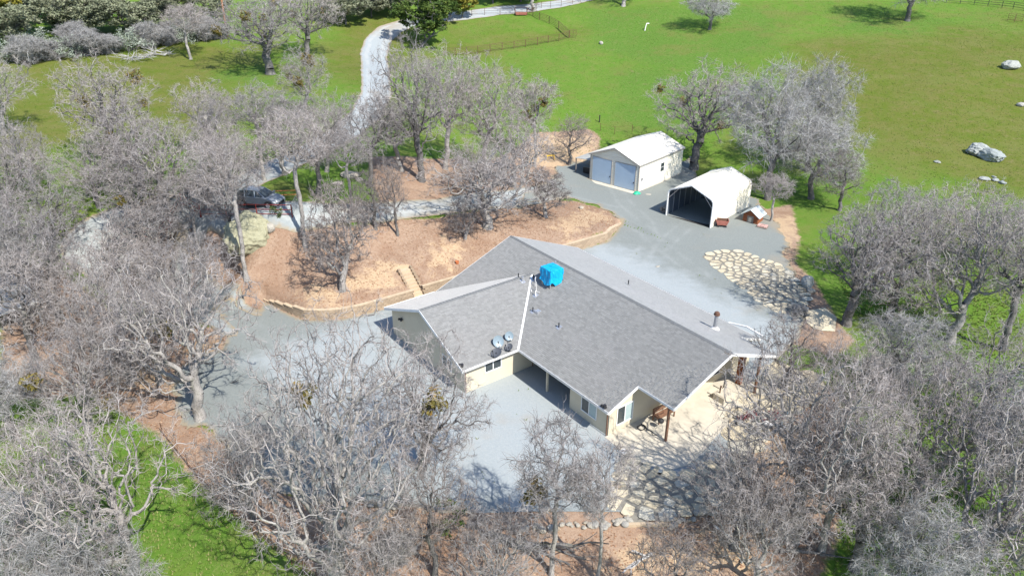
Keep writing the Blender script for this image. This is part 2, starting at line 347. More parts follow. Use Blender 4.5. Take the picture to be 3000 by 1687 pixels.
M['bluegrey'] = simple('blue_grey_cloth', (.20,.27,.31), (.16,.22,.26), 3, .7)
M['orangeleaf'] = simple('orange_bucket', (.50,.17,.07), rough=.6)
# ------------------------------------------------------------------ ground sheet
def axis(segs):
    out = []
    for a, b, st in segs: out += list(np.arange(a, b, st))
    return np.array(out+[segs[-1][1]])
GX = axis([(-400,-120,14),(-120,-60,2.5),(-60,-31,.8),(-31,34,.32),(34,75,.8),(75,130,2.5),(130,400,14)])
GY = axis([(6,28,1.5),(28,44,.7),(44,90,.32),(90,125,.8),(125,200,1.6),(200,620,10)])
X, Y = np.meshgrid(GX, GY); GZ = Zf(X, Y)
GZ = GZ-np.where(X*0+Y > 470, 0, 0)
nx, ny = len(GX), len(GY); idx = np.arange(nx*ny).reshape(ny, nx)
gq = np.stack([idx[:-1,:-1], idx[:-1,1:], idx[1:,1:], idx[1:,:-1]], -1).reshape(-1, 4)
gme = np_mesh('ground', np.stack([X, Y, GZ], -1), gq, mat=M['ground'], smooth=True)
def soft(polys, fade):
    d = np.full(X.shape, 1e9)
    for p in polys: d = np.minimum(d, sdf(p, X, Y))
    return 1-np.clip((d+fade)/(2*fade), 0, 1)
DIRT = [[(-30.86,67.35),(-28.85,67.02),(-22.38,66.38),(-20.13,66.15),(-15.15,67.64),(-11.71,70.74),(-7.80,72.14),(-1.73,78.39),(4.85,84.79),(7.80,85.42),(11.44,83.27),(12.91,80.60),(10.67,76.21),(5.97,71.85),(0.48,67.88),(-5.29,63.83),(-8.55,62.09),(-12.16,58.99),(-14.99,56.99),(-18.59,57.39),(-22.39,58.89),(-25.40,60.19),(-28.91,64.26),(-30.64,66.36)],
 [(-8.93,79.93),(-5.39,88.95),(0.03,100.86),(2.98,109.03),(11.66,113.21),(13.38,110.61),(11.96,103.02),(7.09,97.61),(5.09,89.88),(-4.03,80.00),(-8.56,75.86)],
 [(-16.86,85.13),(-10.09,87.39),(-5.57,92.23),(-8.05,74.98),(-13.36,71.27),(-15.03,76.67)],
 [(-35.55,53.45),(-32.23,60.08),(-24.00,54.65),(-23.06,49.99),(-24.83,47.95),(-23.51,43.69),(-19.92,40.89),(-16.56,37.99),(-14.12,35.75),(-9.99,35.12),(-4.83,35.22),(0.83,34.39),(6.70,34.77),(11.59,35.85),(14.95,39.11),(18.11,45.44),(24.01,48.65),(24.72,46.35),(23.19,40.94),(21.03,36.05),(19.29,32.70),(17.43,30.03),(15.32,27.62),(-8.13,27.25),(-11.12,30.14),(-13.91,32.09),(-18.11,35.40),(-21.64,38.69),(-25.08,42.48),(-31.22,46.23)],
 [(-46.80,61.02),(-44.63,63.06),(-40.59,62.16),(-36.75,60.67),(-32.23,60.08),(-30.92,48.81),(-34.48,46.70),(-38.67,46.26)],
 [(28.10,83.34),(34.28,86.19),(31.75,75.88),(29.39,70.06),(29.88,65.67),(29.34,60.08),(29.39,54.75),(26.22,51.89),(23.30,54.06),(27.16,61.26),(27.59,70.96)],
 [(-41.32,68.86),(-36.08,73.71),(-30.06,68.71),(-31.67,67.42),(-27.72,63.47),(-30.26,63.32),(-35.11,66.25),(-41.08,66.15)]]
PALE = [[(-15.35,61.57),(-12.46,64.33),(-9.53,65.05),(-10.63,61.55),(-12.95,60.01),(-14.67,59.64)],[(-19.63,59.95),(-17.77,60.80),(-15.40,59.78),(-14.78,58.21),(-17.51,57.78)],
 [(-8.89,66.34),(-6.76,69.07),(-4.35,68.75),(-6.10,65.05),(-7.96,64.50)],[(4.39,75.18),(8.63,83.80),(11.78,82.08),(12.55,80.66),(8.42,76.40),(5.98,72.66)],
 [(0.57,98.17),(3.26,108.46),(12.71,111.23),(11.96,103.02),(5.97,97.09)],[(-28.05,52.79),(-26.63,54.39),(-24.57,54.31),(-23.84,51.78),(-26.45,51.31)],[(-35.16,52.72),(-28.26,51.66),(-25.09,47.01),(-30.12,47.15)],
 [(27.68,80.19),(33.69,82.95),(30.00,71.93),(27.89,71.91)],[(15.48,39.12),(19.73,44.96),(21.03,41.93),(17.32,37.34)],[(-9.80,34.08),(-5.45,34.06),(-5.31,32.68),(-9.12,32.96)],[(6.39,32.10),(14.66,33.25),(13.87,30.22),(4.81,29.95)]]
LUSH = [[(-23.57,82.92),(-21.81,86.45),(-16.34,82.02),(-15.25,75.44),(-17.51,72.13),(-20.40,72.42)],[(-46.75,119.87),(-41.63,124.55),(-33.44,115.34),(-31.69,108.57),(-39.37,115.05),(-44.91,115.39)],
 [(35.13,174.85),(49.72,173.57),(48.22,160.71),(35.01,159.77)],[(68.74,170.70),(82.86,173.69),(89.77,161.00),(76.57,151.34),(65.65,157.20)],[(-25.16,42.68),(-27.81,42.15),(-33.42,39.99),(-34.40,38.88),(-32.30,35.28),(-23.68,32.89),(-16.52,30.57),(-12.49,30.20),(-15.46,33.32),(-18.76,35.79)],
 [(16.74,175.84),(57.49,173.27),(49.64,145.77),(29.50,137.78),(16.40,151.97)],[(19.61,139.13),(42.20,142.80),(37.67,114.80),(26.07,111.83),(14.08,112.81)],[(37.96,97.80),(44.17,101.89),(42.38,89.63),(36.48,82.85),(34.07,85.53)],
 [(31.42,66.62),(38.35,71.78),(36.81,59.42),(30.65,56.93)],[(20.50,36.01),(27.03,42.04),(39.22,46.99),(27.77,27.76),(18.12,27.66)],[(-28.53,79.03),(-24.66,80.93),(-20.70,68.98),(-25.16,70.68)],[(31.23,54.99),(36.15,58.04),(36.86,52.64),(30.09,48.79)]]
OLIVE = [[(53.20,145.24),(78.13,151.36),(103.57,158.71),(150,150),(150,60),(59.77,81.79),(51.61,91.52),(48.10,109.88),(45.91,125.86)],[(-78.80,117.47),(-56.20,138.41),(-46.52,134.17),(-35.08,91.11),(-48.05,89.48),(-56.26,78.61)],[(-9.34,165.65),(12.31,161.57),(8.79,156.67),(-6.97,148.97)],[(-35.51,158.36),(-24.36,165.05),(-21.58,109.66),(-27.68,119.63)]]
for nm, polys, fade in (('dirt', DIRT, 1.0), ('pale', PALE, 2.0), ('lush', LUSH, 6.), ('olive', OLIVE, 12.)):
    a = gme.attributes.new(nm, 'FLOAT', 'POINT'); a.data.foreach_set('value', soft(polys, fade).ravel().astype(np.float32))
tag(link('ground', gme), kind='structure')

def drape(name, fd, bx, by, step, off, mat, bright=None):
    """sheet lying on the terrain where fd(x,y) < 0, its rim snapped to fd = 0"""
    xs = np.arange(bx[0], bx[1], step); ys = np.arange(by[0], by[1], step)
    x, y = np.meshgrid(xs, ys); d = fd(x, y)
    gy_, gx_ = np.gradient(d, step); gl = np.sqrt(gx_**2+gy_**2)+1e-6
    k = np.clip(d, 0, None)*(d < step*1.6); x = x-gx_/gl*k; y = y-gy_/gl*k
    n0, n1 = x.shape; ii = np.arange(n0*n1).reshape(n0, n1)
    q = np.stack([ii[:-1,:-1], ii[:-1,1:], ii[1:,1:], ii[1:,:-1]], -1).reshape(-1, 4)
    dd = d.ravel(); keep = (dd[q] < 0).any(1); q = q[keep]
    us = np.unique(q); mp = np.full(n0*n1, -1); mp[us] = np.arange(len(us))
    xx = x.ravel()[us]; yy = y.ravel()[us]
    me = np_mesh(name, np.stack([xx, yy, Zf(xx, yy)+off], -1), mp[q], mat=mat, smooth=True)
    a = me.attributes.new('edge', 'FLOAT', 'POINT'); a.data.foreach_set('value', np.clip(-dd[us], 0, 3).astype(np.float32)/1.2)
    if bright is not None:
        a = me.attributes.new('bright', 'FLOAT', 'POINT'); a.data.foreach_set('value', bright(xx, yy).astype(np.float32))
    if name == 'gravel_yard':
        rut = np.zeros(len(us))
        for path in RUTS: rut = np.maximum(rut, np.exp(-((np.abs(polyline_d(path, xx, yy))-.8)/.2)**2)*.9+.35*np.exp(-(polyline_d(path, xx, yy)/1.6)**2))
        a = me.attributes.new('rut', 'FLOAT', 'POINT'); a.data.foreach_set('value', rut.astype(np.float32))
    if name == 'driveway':
        a = me.attributes.new('track', 'FLOAT', 'POINT'); a.data.foreach_set('value', np.full(len(us), .85, np.float32))
    return tag(link(name, me), kind='structure')
def polyline_d(pts, x, y):
    d = np.full(x.shape, 1e9)
    for (ax, ay, aw), (bx, by, bw) in zip(pts[:-1], pts[1:]):
        ex, ey = bx-ax, by-ay; t = np.clip(((x-ax)*ex+(y-ay)*ey)/(ex*ex+ey*ey+1e-9), 0, 1)
        d = np.minimum(d, np.hypot(x-ax-t*ex, y-ay-t*ey)-(aw+(bw-aw)*t))
    return d
def wob(x, y): return .22*np.sin(x*1.7+y*.9)+.16*np.sin(y*2.3-x*1.1)+.1*np.sin(5*x+4.1*y)
YARD = [q[:2] for q in WL]+[q[:2] for q in WR]+[(12.02,82.14),(10.18,84.98),(7.37,86.31),(4.59,84.37),(0.05,78.99),(0.05,83.25),(5.25,93.30),(6.07,99.04),(11.10,102.91),(10.62,94.59),(25.65,103.41),(24.51,92.78),(30.47,88.21),(30.51,80.37),(30.42,75.86),(28.64,70.98),(28.57,66.44),(26.71,58.96),(24.54,54.72),(21.83,51.53),(18.41,46.46),(17.02,41.66),(14.95,39.11),(12.63,36.04),(10.46,33.99),(6.50,33.07),(4.58,32.71),(1.05,32.73),(-2.05,33.74),(-4.74,34.20),(-9.45,34.81),(-14.00,35.29),(-16.68,37.51),(-21.07,41.78),(-23.65,43.30),(-26.15,48.12),(-26.45,51.31),(-23.90,52.39),(-24.29,54.98),(-27.70,58.86),(-30.26,63.32),(-26.97,61.35),(-24.86,60.40),(-22.75,58.89)]
def yard_d(x, y): return sdf(YARD, x, y)+wob(x, y)*np.clip(sdf(PAD, x, y)+.2, 0, 1)
def w(p, hw): return (p[0], p[1], hw)
ROAD1 = [w((18.21,182.92),2.2),w((9.77,178.30),2.2),w((3.44,175.29),2.2),w((-3.59,173.53),2.2),w((-9.56,170.36),2.2),w((-16.16,166.92),2.2),w((-21.71,163.73),2.2),w((-25.19,158.80),2.3),w((-26.53,150.64),2.3),w((-25.65,141.26),2.3),w((-22.58,125.08),2.2),w((-20.45,112.02),2.1),w((-20.33,102.35),2.1),w((-21.62,93.78),2.0),w((-23.44,87.38),2.0),w((-26.37,80.67),1.9),w((-28.75,74.31),1.9),w((-30.36,69.83),1.9),w((-33.65,69.62),1.9),w((-37.92,69.60),1.9),w((-40.54,66.71),1.9),w((-41.05,65.46),1.9),w((-39.06,64.97),1.9),w((-36.57,65.33),1.9),w((-33.36,65.32),1.9),w((-28.16,61.03),2.0),w((-23.66,56.71),2.0)]
ROAD2 = [w((-35.85,70.52),1.7),w((-29.16,68.32),1.7),w((-21.02,67.11),1.7),w((-15.45,69.68),1.5),w((-11.52,72.54),1.5),w((-8.03,74.75),1.6),w((-3.99,79.20),1.7),w((0.52,82.90),2.0),w((5.53,88.55),2.2)]
def road_d(x, y): return np.minimum(polyline_d(ROAD1, x, y), polyline_d(ROAD2, x, y))+.32*wob(x*.6, y*.6)-.15
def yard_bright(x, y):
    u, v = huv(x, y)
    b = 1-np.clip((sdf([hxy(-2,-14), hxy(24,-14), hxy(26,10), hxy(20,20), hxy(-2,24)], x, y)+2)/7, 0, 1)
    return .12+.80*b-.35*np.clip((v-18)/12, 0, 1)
RUTS = [[w((5.20,86.89),0),w((8.32,85.89),0),w((12.91,83.53),0),w((15.29,77.38),0),w((16.95,71.97),0),w((18.82,67.14),0)], [w((13.27,92.37),0),w((13.74,86.21),0),w((15.48,80.14),0),w((15.36,75.13),0),w((12.85,69.92),0)], [w((20.51,80.04),0),w((18.30,76.87),0),w((15.96,73.52),0)], [w((-26.12,58.70),0),w((-22.29,55.68),0),w((-17.34,52.45),0),w((-12.18,49.50),0),w((-6.97,45.26),0),w((-2.39,41.53),0)], [w((-22.29,55.68),0),w((-17.99,50.03),0),w((-15.25,44.21),0),w((-11.43,39.76),0)]]
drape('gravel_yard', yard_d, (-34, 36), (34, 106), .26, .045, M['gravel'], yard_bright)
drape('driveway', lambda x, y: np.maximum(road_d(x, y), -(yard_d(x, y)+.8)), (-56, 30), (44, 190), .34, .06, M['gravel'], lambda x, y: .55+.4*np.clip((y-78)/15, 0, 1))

# ------------------------------------------------------------------ tree building
def frusta(P0, P1, R0, R1, n):
    d = P1-P0; L = np.linalg.norm(d, axis=1, keepdims=True)+1e-9; d = d/L
    ref = np.where(np.abs(d[:, 2:3]) < .9, np.array([[0, 0, 1.]]), np.array([[1., 0, 0]]))
    u = np.cross(d, ref); u /= np.linalg.norm(u, axis=1, keepdims=True); v = np.cross(d, u)
    th = np.arange(n)*2*np.pi/n
    ring = u[:, None]*np.cos(th)[None, :, None]+v[:, None]*np.sin(th)[None, :, None]
    A = P0[:, None]+ring*R0[:, None, None]; B = P1[:, None]+ring*R1[:, None, None]
    V = np.concatenate([A, B], 1).reshape(-1, 3); k = np.arange(n); base = (np.arange(len(P0))*2*n)[:, None, None]
    Q = base+np.stack([k, (k+1) % n, n+(k+1) % n, n+k], -1)[None]
    return V, Q.reshape(-1, 4)
def grow(rng, H, clear, W, blobs=14, N=1700, step=.36, lean=(0, 0), fork=True, droop=0., stems=1, shape=.75, crook=.62):
    cz = clear+(H-clear)*.52; rz = (H-clear)*.5; rx = W/2; att = []
    while len(att) < blobs:
        q = rng.uniform(-1, 1, 3)
        if (q**2).sum() < 1: att.append(q*[rx*shape, rx*shape, rz*shape]+[lean[0]*.8, lean[1]*.8, cz])
    pts = []
    for c in att:
        rb = rng.uniform(.20, .33)*W
        k = N//blobs; dirs = rng.normal(size=(k, 3)); dirs /= np.linalg.norm(dirs, axis=1, keepdims=True)
        pts.append(c+dirs*(rb*rng.uniform(.15, 1, (k, 1))**.45)*[1, 1, .8])
    att = np.concatenate(pts); att = att[att[:, 2] > clear*.55]
    pos = []; par = []
    for s_ in range(stems):
        p = np.array([0., 0, 0]) if stems == 1 else np.append(rng.normal(size=2)*.18, 0); pos.append(p); par.append(-1)
        tgt = np.array([lean[0]*.45, lean[1]*.45, clear]) if stems == 1 else np.append(rng.normal(size=2)*W*.2, max(clear, .7))
        m = max(int(np.linalg.norm(tgt)/step), 2); off = np.zeros(3)
        for i in range(m):
            off += rng.normal(size=3)*[.05, .05, 0]*crook*2
            pos.append(p+(tgt-p)*(i+1)/m+off*min(1, i*.4)); par.append(len(pos)-2)
    pos = list(pos); bias = [rng.normal(size=3)*.1 for _ in pos]; dmin = np.full(len(att), 1e9); nid = np.zeros(len(att), int)
    def upd(new0):
        P_ = np.array(pos[new0:])
        for s0 in range(0, len(P_), 400):
            dd = ((att[:, None]-P_[None, s0:s0+400])**2).sum(-1); j = dd.argmin(1); m_ = dd[np.arange(len(att)), j]
            b = m_ < dmin; dmin[b] = m_[b]; nid[b] = new0+s0+j[b]
    upd(0); kill = (step*1.25)**2; infl = (W*.6+3)**2
    for it in range(90):
        alive = dmin > kill
        if not alive.any(): break
        act = alive & (dmin < infl)
        if not act.any(): act = alive
        ids = nid[act]; Pn = np.array(pos); vec = att[act]-Pn[ids]; vec /= np.linalg.norm(vec, axis=1, keepdims=True)
        acc = np.zeros((len(Pn), 3)); np.add.at(acc, ids, vec); un = np.unique(ids)
        g = acc[un]; g /= np.linalg.norm(g, axis=1, keepdims=True)+1e-9
        bnew = np.array(bias)[un]*.72+rng.normal(size=g.shape)*crook*.52
        g = g+bnew+rng.normal(size=g.shape)*crook*.35+[0, 0, droop]; g /= np.linalg.norm(g, axis=1, keepdims=True)
        n0 = len(pos)
        for k, i in enumerate(un): pos.append(Pn[i]+g[k]*step); par.append(int(i)); bias.append(bnew[k])
        upd(n0)
        if len(pos) > 5200: break
    pos = np.array(pos); par = np.array(par); n = len(pos)
    ex = 2.0; a = np.zeros(n); ch = np.zeros(n, int)
    for i in range(n-1, -1, -1):
        if ch[i] == 0: a[i] = .0150**ex
        if par[i] >= 0: a[par[i]] += a[i]; ch[par[i]] += 1
    return pos, par, a**(1/ex), ch
def sub(p, q): return p-q
def twigs(rng, base, dirn, length, r, spread):
    n = len(base); d = dirn+rng.normal(size=(n, 3))*spread; d /= np.linalg.norm(d, axis=1, keepdims=True)
    mid = base+d*length[:, None]*.5
    d2 = d+rng.normal(size=(n, 3))*.55; d2 /= np.linalg.norm(d2, axis=1, keepdims=True)
    tip = mid+d2*length[:, None]*.55
    V1, Q1 = frusta(base, mid, np.full(n, r), np.full(n, r*.75), 3)
    V2, Q2 = frusta(mid, tip, np.full(n, r*.75), np.full(n, r*.3), 3)
    return np.concatenate([V1, V2]), np.concatenate([Q1, Q2+len(V1)]), mid, tip, d2
def bare_tree(seed, H, clear, W, bark='bark', twig='twig', ntw=11000, tl=(.35, .95), tr=.0125, scale_r=1., **kw):
    """returns two meshes: trunk with its limbs, and the twig crown"""
    rng = np.random.default_rng(seed); pos, par, r, ch = grow(rng, H, clear, W, **kw); r = r*scale_r*.90
    flare = 1+.5*np.exp(-np.clip(pos[:, 2], 0, 9)/.5)
    i = np.where(par >= 0)[0]; P0 = pos[par[i]]; P1 = pos[i]; rc = r[i]; thick = rc > .045
    ex = (P1-P0)*.10; rr0 = np.minimum(r[par[i]], rc*1.3)
    V, Q = frusta((P0-ex)[thick], (P1+ex)[thick], (rr0*flare[par[i]])[thick], (rc*flare[i])[thick], 7)
    tm = np_mesh('trunk', V, Q, mat=M[bark], smooth=True)
    V, Q = frusta(P0[~thick], P1[~thick], rr0[~thick], rc[~thick], 3)
    fine = np.where((r < .032) & (par >= 0))[0]
    wgt = 1/np.clip(r[fine], .0125, 1); pick = rng.choice(fine, ntw, p=wgt/wgt.sum())
    dn = pos[pick]-pos[par[pick]]; dn /= np.linalg.norm(dn, axis=1, keepdims=True)
    b = pos[pick]-dn*rng.uniform(0, .36, (ntw, 1)); ln = rng.uniform(tl[0], tl[1], ntw)
    dn = dn+[0, 0, kw.get('droop', 0)*1.5]
    V2, Q2, mid, tip, d2 = twigs(rng, b, dn, ln, tr, .75)
    k = rng.choice(ntw, ntw//2, replace=False)
    V3, Q3, *_ = twigs(rng, mid[k], d2[k], ln[k]*.5, tr*.75, .7)
    V = np.concatenate([V, V2, V3]); Q = np.concatenate([Q, Q2+len(V)-len(V2)-len(V3), Q3+len(V)-len(V3)])
    nf = (len(Q)-len(Q2)-len(Q3))//3; tone = np.concatenate([np.repeat(rng.uniform(.1, .8, nf), 3), np.tile(np.repeat(rng.uniform(0, 1, ntw), 3), 2), np.tile(np.repeat(rng.uniform(0, 1, ntw//2), 3), 2)])
    cm = np_mesh('crown', V, Q, mat=M[twig], tone=tone)
    up = np.where((r < .09) & (r > .03) & (pos[:, 2] > clear))[0]
    return dict(trunk=tm, crown=cm, H=pos[:, 2].max(), W=W, spots=pos[rng.choice(up, 8)])
def leaf_cloud(rng, centers, rad, per, size, flat=.75):
    n = len(centers)*per; c = np.repeat(centers, per, 0); d = rng.normal(size=(n, 3)); d /= np.linalg.norm(d, axis=1, keepdims=True)
    rr = rad*rng.uniform(.1, 1, (n, 1))**.5; p = c+d*rr*[1, 1, flat]
    s = rng.uniform(size[0], size[1], (n, 1)); u = rng.normal(size=(n, 3)); u /= np.linalg.norm(u, axis=1, keepdims=True)
    nn = d*.8+rng.normal(size=(n, 3))*.5; w_ = np.cross(u, nn); w_ /= np.linalg.norm(w_, axis=1, keepdims=True); u = np.cross(nn, w_); u /= np.linalg.norm(u, axis=1, keepdims=True)
    bend = nn/np.linalg.norm(nn, axis=1, keepdims=True)*s*.18
    V = np.stack([p-u*s, p-w_*s*.55+bend, p+u*s, p+w_*s*.55+bend], 1).reshape(-1, 3)
    tone = np.clip(np.repeat(rng.uniform(.1, .75, len(centers)), per)+rng.normal(size=n)*.16, 0, 1)
    return V, np.arange(n*4).reshape(-1, 4), tone
def leafy_tree(seed, H, clear, W, leaf, bark='bark_dark', per=34, rad=.75, size=(.14, .28), N=420, conifer=False, **kw):
    rng = np.random.default_rng(seed); pos, par, r, ch = grow(rng, H, clear, W, N=N, step=.5, **kw)
    i = np.where(par >= 0)[0]; P0 = pos[par[i]]; P1 = pos[i]
    V, Q = frusta(P0, P1, r[par[i]]*1.3, r[i]*1.3, 5); tm = np_mesh('trunk', V, Q, mat=M[bark], smooth=True)
    ends = pos[(ch == 0) | (r < .02)]
    if len(ends) > 330: ends = ends[rng.choice(len(ends), 330, replace=False)]
    V, Q, tone = leaf_cloud(rng, ends, rad, per, size)
    return dict(trunk=tm, crown=np_mesh('crown', V, Q, mat=M[leaf], tone=tone), H=pos[:, 2].max()+rad*.6, W=W+rad, spots=[])
PROTO = {
 'tall':   bare_tree(11, 14, 5.6, 10.5, crook=.75, blobs=16, N=1350, lean=(.8, .3), ntw=4400),
 'tall2':  bare_tree(23, 13, 4.6, 9.5, bark='bark_dark', blobs=14, N=1250, lean=(-.9, .5), crook=.8, ntw=4000),
 'clear':  bare_tree(17, 14, 8.2, 9.0, blobs=12, N=1100, lean=(.7, .5), ntw=3600, crook=.6),
 'broad':  bare_tree(31, 10.5, 2.6, 12.0, blobs=17, N=1400, lean=(.5, -.6), crook=.85, ntw=4400),
 'old':    bare_tree(19, 12, 3.0, 13.0, bark='bark', twig='twig', blobs=13, N=1000, lean=(1.0, .4), ntw=3600, crook=.95, scale_r=1.25),
 'old2':   bare_tree(29, 13, 3.8, 12.5, bark='bark_dark', twig='twig', blobs=15, N=1300, lean=(-.8, .6), ntw=5200, crook=.9, scale_r=1.2),
 'slim':   bare_tree(47, 10, 4.2, 6.0, blobs=10, N=850, lean=(.3, .4), ntw=2300, crook=.6),
 'willow': bare_tree(53, 11, 3.2, 9.5, bark='bark_dark', twig='twig_pale', blobs=15, N=1300, droop=-.28, ntw=6200, tl=(.5, 1.2)),
 'giant':  bare_tree(61, 15, 3.4, 16.5, blobs=20, N=1900, lean=(-1.2, .8), ntw=6000, step=.42, scale_r=1.35, crook=.8),
 'wide2':  bare_tree(73, 11.5, 2.2, 12.5, bark='bark_dark', twig='twig', blobs=18, N=1400, lean=(-.6, -.3), ntw=4700, crook=.85),
 'small':  bare_tree(83, 6.0, 1.6, 5.5, twig='twig_dark', blobs=10, N=700, step=.26, droop=-.05, ntw=2400, tl=(.25, .7)),
 'snaky':  bare_tree(97, 9.0, 2.8, 8.5, bark='bark_dark', twig='twig_dark', blobs=11, N=800, crook=.95, ntw=2300),
 'shrub':  bare_tree(101, 3.4, .3, 4.6, twig='twig_pale', blobs=12, N=900, step=.24, stems=5, ntw=8000, tl=(.3, .7)),
 'oak':    leafy_tree(111, 9, 1.6, 10, 'oak_leaf', blobs=16),
 'oak2':   leafy_tree(113, 11, 2.2, 9, 'oak_leaf', blobs=14),
 'cedar':  leafy_tree(121, 13, .6, 8, 'cedar_leaf', blobs=22, per=40, rad=.6, size=(.12, .24)),
 'yellow': leafy_tree(131, 8, 1.4, 5.5, 'yellow_leaf', blobs=12, rad=.6),
 'sage':   leafy_tree(141, 3.2, .2, 5, 'sage_leaf', blobs=10, N=260, per=26, rad=.55, size=(.07, .16), stems=4),
 'bush':   leafy_tree(151, 2.2, .2, 2.4, 'cedar_leaf', blobs=8, N=160, per=26, rad=.32, size=(.06, .13), stems=4),
}
def mist_mesh():
    rng = np.random.default_rng(5); c = rng.normal(size=(9, 3))*[.22, .22, .28]
    V, Q, tone = leaf_cloud(rng, c, .30, 30, (.06, .14)); return np_mesh('mistletoe_clump', V, Q, mat=M['mistletoe'], tone=tone)
MIST = mist_mesh()
TREE_COUNT = 0
def tree(x, y, H, W, kind, label, mist=0, rz=None, name='oak_tree', group='bare oaks growing around the house', cat='tree', sink=.12):
    global TREE_COUNT; TREE_COUNT += 1
    p = PROTO[kind]; rng = random.Random(TREE_COUNT*17+3)
    t = empty(name, (x, y, zf(x, y)-sink), rng.uniform(0, 6.28) if rz is None else rz, label, cat, group)
    sz = H/p['H']; sx = W/p['W']; sx = min(max(sx, sz*.62), sz*1.5); t.scale = (sx, sx, sz)
    link('trunk', p['trunk'], t); link('crown', p['crown'], t)
    for k in range(mist):
        s_ = p['spots'][k % len(p['spots'])]; m = link('mistletoe_clump', MIST, t, tuple(s_)); f = rng.uniform(.8, 1.5)
        m.scale = (f/sx, f/sx, f*1.15/sz)
    return t
# ------------------------------------------------------------------ the house
L, W_, L1, WN, W2, LW, HE, S_ = 25.32, 8.17, 22.07, 5.5, 6.02, 5.11, 2.45, .4024
HR = HE+S_*W_; VJ = W_-W2
house = empty('house', (HO[0], HO[1], 0), PHI, 'cream stucco ranch house with wide grey shingle roof and attached front wing', 'house')
def H3(u, v, z): return (u, -v, z)
def zmain(u, v): return HR-S_*abs(v)
def zwing(u, v): return HE+S_*(W2-abs(u-W2))
def zroof(u, v):
    if v > 0 and 0 <= u <= 2*W2: return max(zmain(u, v), zwing(u, v)) if v > VJ else zmain(u, v)
    return zmain(u, v)
PLANES = [('far', [(0,0),(L,0),(L,-WN),(L1,-WN),(L1,-W_),(0,-W_)], zmain), ('near', [(0,0),(L,0),(L,WN),(L1,WN),(L1,W_),(2*W2,W_),(W2,VJ),(0,W_)], zmain),
          ('wnear', [(W2,VJ),(2*W2,W_),(2*W2,W_+LW),(W2,W_+LW)], zwing), ('wfar', [(W2,VJ),(W2,W_+LW),(0,W_+LW),(0,W_)], zwing)]
mb = MB()
for _, poly, zz in PLANES: mb.slab([H3(u, v, zz(u, v)) for u, v in poly], .13)
roof = mb.build('roof', M['deck'], house)
# shingles: courses across each plane
ROWH, TABW = .1435*math.cos(math.atan(S_)), .305
def cuts(poly, axis_, c):
    out = []; n = len(poly)
    for i in range(n):
        a = poly[i]; b = poly[(i+1) % n]
        if (a[axis_] > c) != (b[axis_] > c): t = (c-a[axis_])/(b[axis_]-a[axis_]); out.append(a[1-axis_]+t*(b[1-axis_]-a[1-axis_]))
    return sorted(out)
rngs = np.random.default_rng(3); tabs = []                       # (plane, a0, a1, c0, c1, tone) with a along the eave and c down the slope
for nm, poly, zz in PLANES:
    ax = 1 if nm in ('far', 'near') else 0
    cs = [p[ax] for p in poly]; lo, hi = min(cs), max(cs); row = 0
    down = -1 if nm in ('far', 'wfar') else 1                    # direction of increasing c that runs down the slope
    nrow = int(round((hi-lo)/ROWH)); rh = (hi-lo)/nrow
    for k in range(nrow):
        c0, c1 = (lo+k*rh, lo+(k+1)*rh) if down > 0 else (hi-k*rh, hi-(k+1)*rh)
        iv = cuts(poly, ax, (c0+c1)/2); off = rngs.uniform(0, TABW)
        for a, b in zip(iv[::2], iv[1::2]):
            x = a-off
            while x < b:
                w_ = TABW*rngs.choice([.7, 1, 1, 1.3]); x0, x1 = max(x, a), min(x+w_-.006, b); x += w_
                if x1-x0 > .03: tabs.append((nm, ax, x0, x1, c0, c1, float(np.clip(rngs.normal(.5, .27), 0, 1))))
def tab_pts(t):
    nm, ax, a0, a1, c0, c1, tn = t; zz = zmain if nm in ('far', 'near') else zwing
    def q(a, c, dz):
        u, v = (a, c) if ax == 1 else (c, a); return H3(u, v, zz(u, v)+dz)
    return [q(a0, c0, .008), q(a1, c0, .008), q(a1, c1, .026), q(a0, c1, .026), q(a0, c1, .003), q(a1, c1, .003)]
camv = Vector((0, 0, 32.4)); hm = Matrix.Translation((HO[0], HO[1], 0)) @ Matrix.Rotation(PHI, 4, 'Z')
hcam = hm.inverted() @ camv
def near_d(t):
    if t[0] not in ('near',): return 1e9
    p = tab_pts(t); return (Vector(p[0])-hcam).length-4*(t[3]-t[2])
order = sorted(range(len(tabs)), key=lambda i: near_d(tabs[i])); big = set(order[:300])
V = []; Q = []; T_ = []; tone = []
for i, t in enumerate(tabs):
    if i in big: continue
    b = len(V); V += tab_pts(t); Q += [(b, b+1, b+2, b+3), (b+3, b+2, b+5, b+4)]; tone += [t[6]]*2
me = np_mesh('shingle_courses', V, Q, mat=M['shingle'], tone=tone); tag(link('shingle_courses', me, roof), kind='stuff')
cache = {}
for i in big:
    t = tabs[i]; p = [Vector(q) for q in tab_pts(t)]; key = (round(t[3]-t[2], 2), round(t[6]*5))
    if key not in cache:
        lp = [q-p[0] for q in p]; w_ = key[0]
        sgn = (p[1]-p[0]).normalized(); lp[1] = lp[0]+sgn*w_; d2 = p[3]-p[0]; lp[3] = d2; lp[2] = d2+sgn*w_; lp[4] = p[4]-p[0]; lp[5] = lp[4]+sgn*w_
        cache[key] = np_mesh('shingle', lp, [(0,1,2,3),(3,2,5,4)], [(0,3,4),(1,5,2)], M['shingle'], [key[1]/5]*4)
    link('shingle', cache[key], roof, p[0])
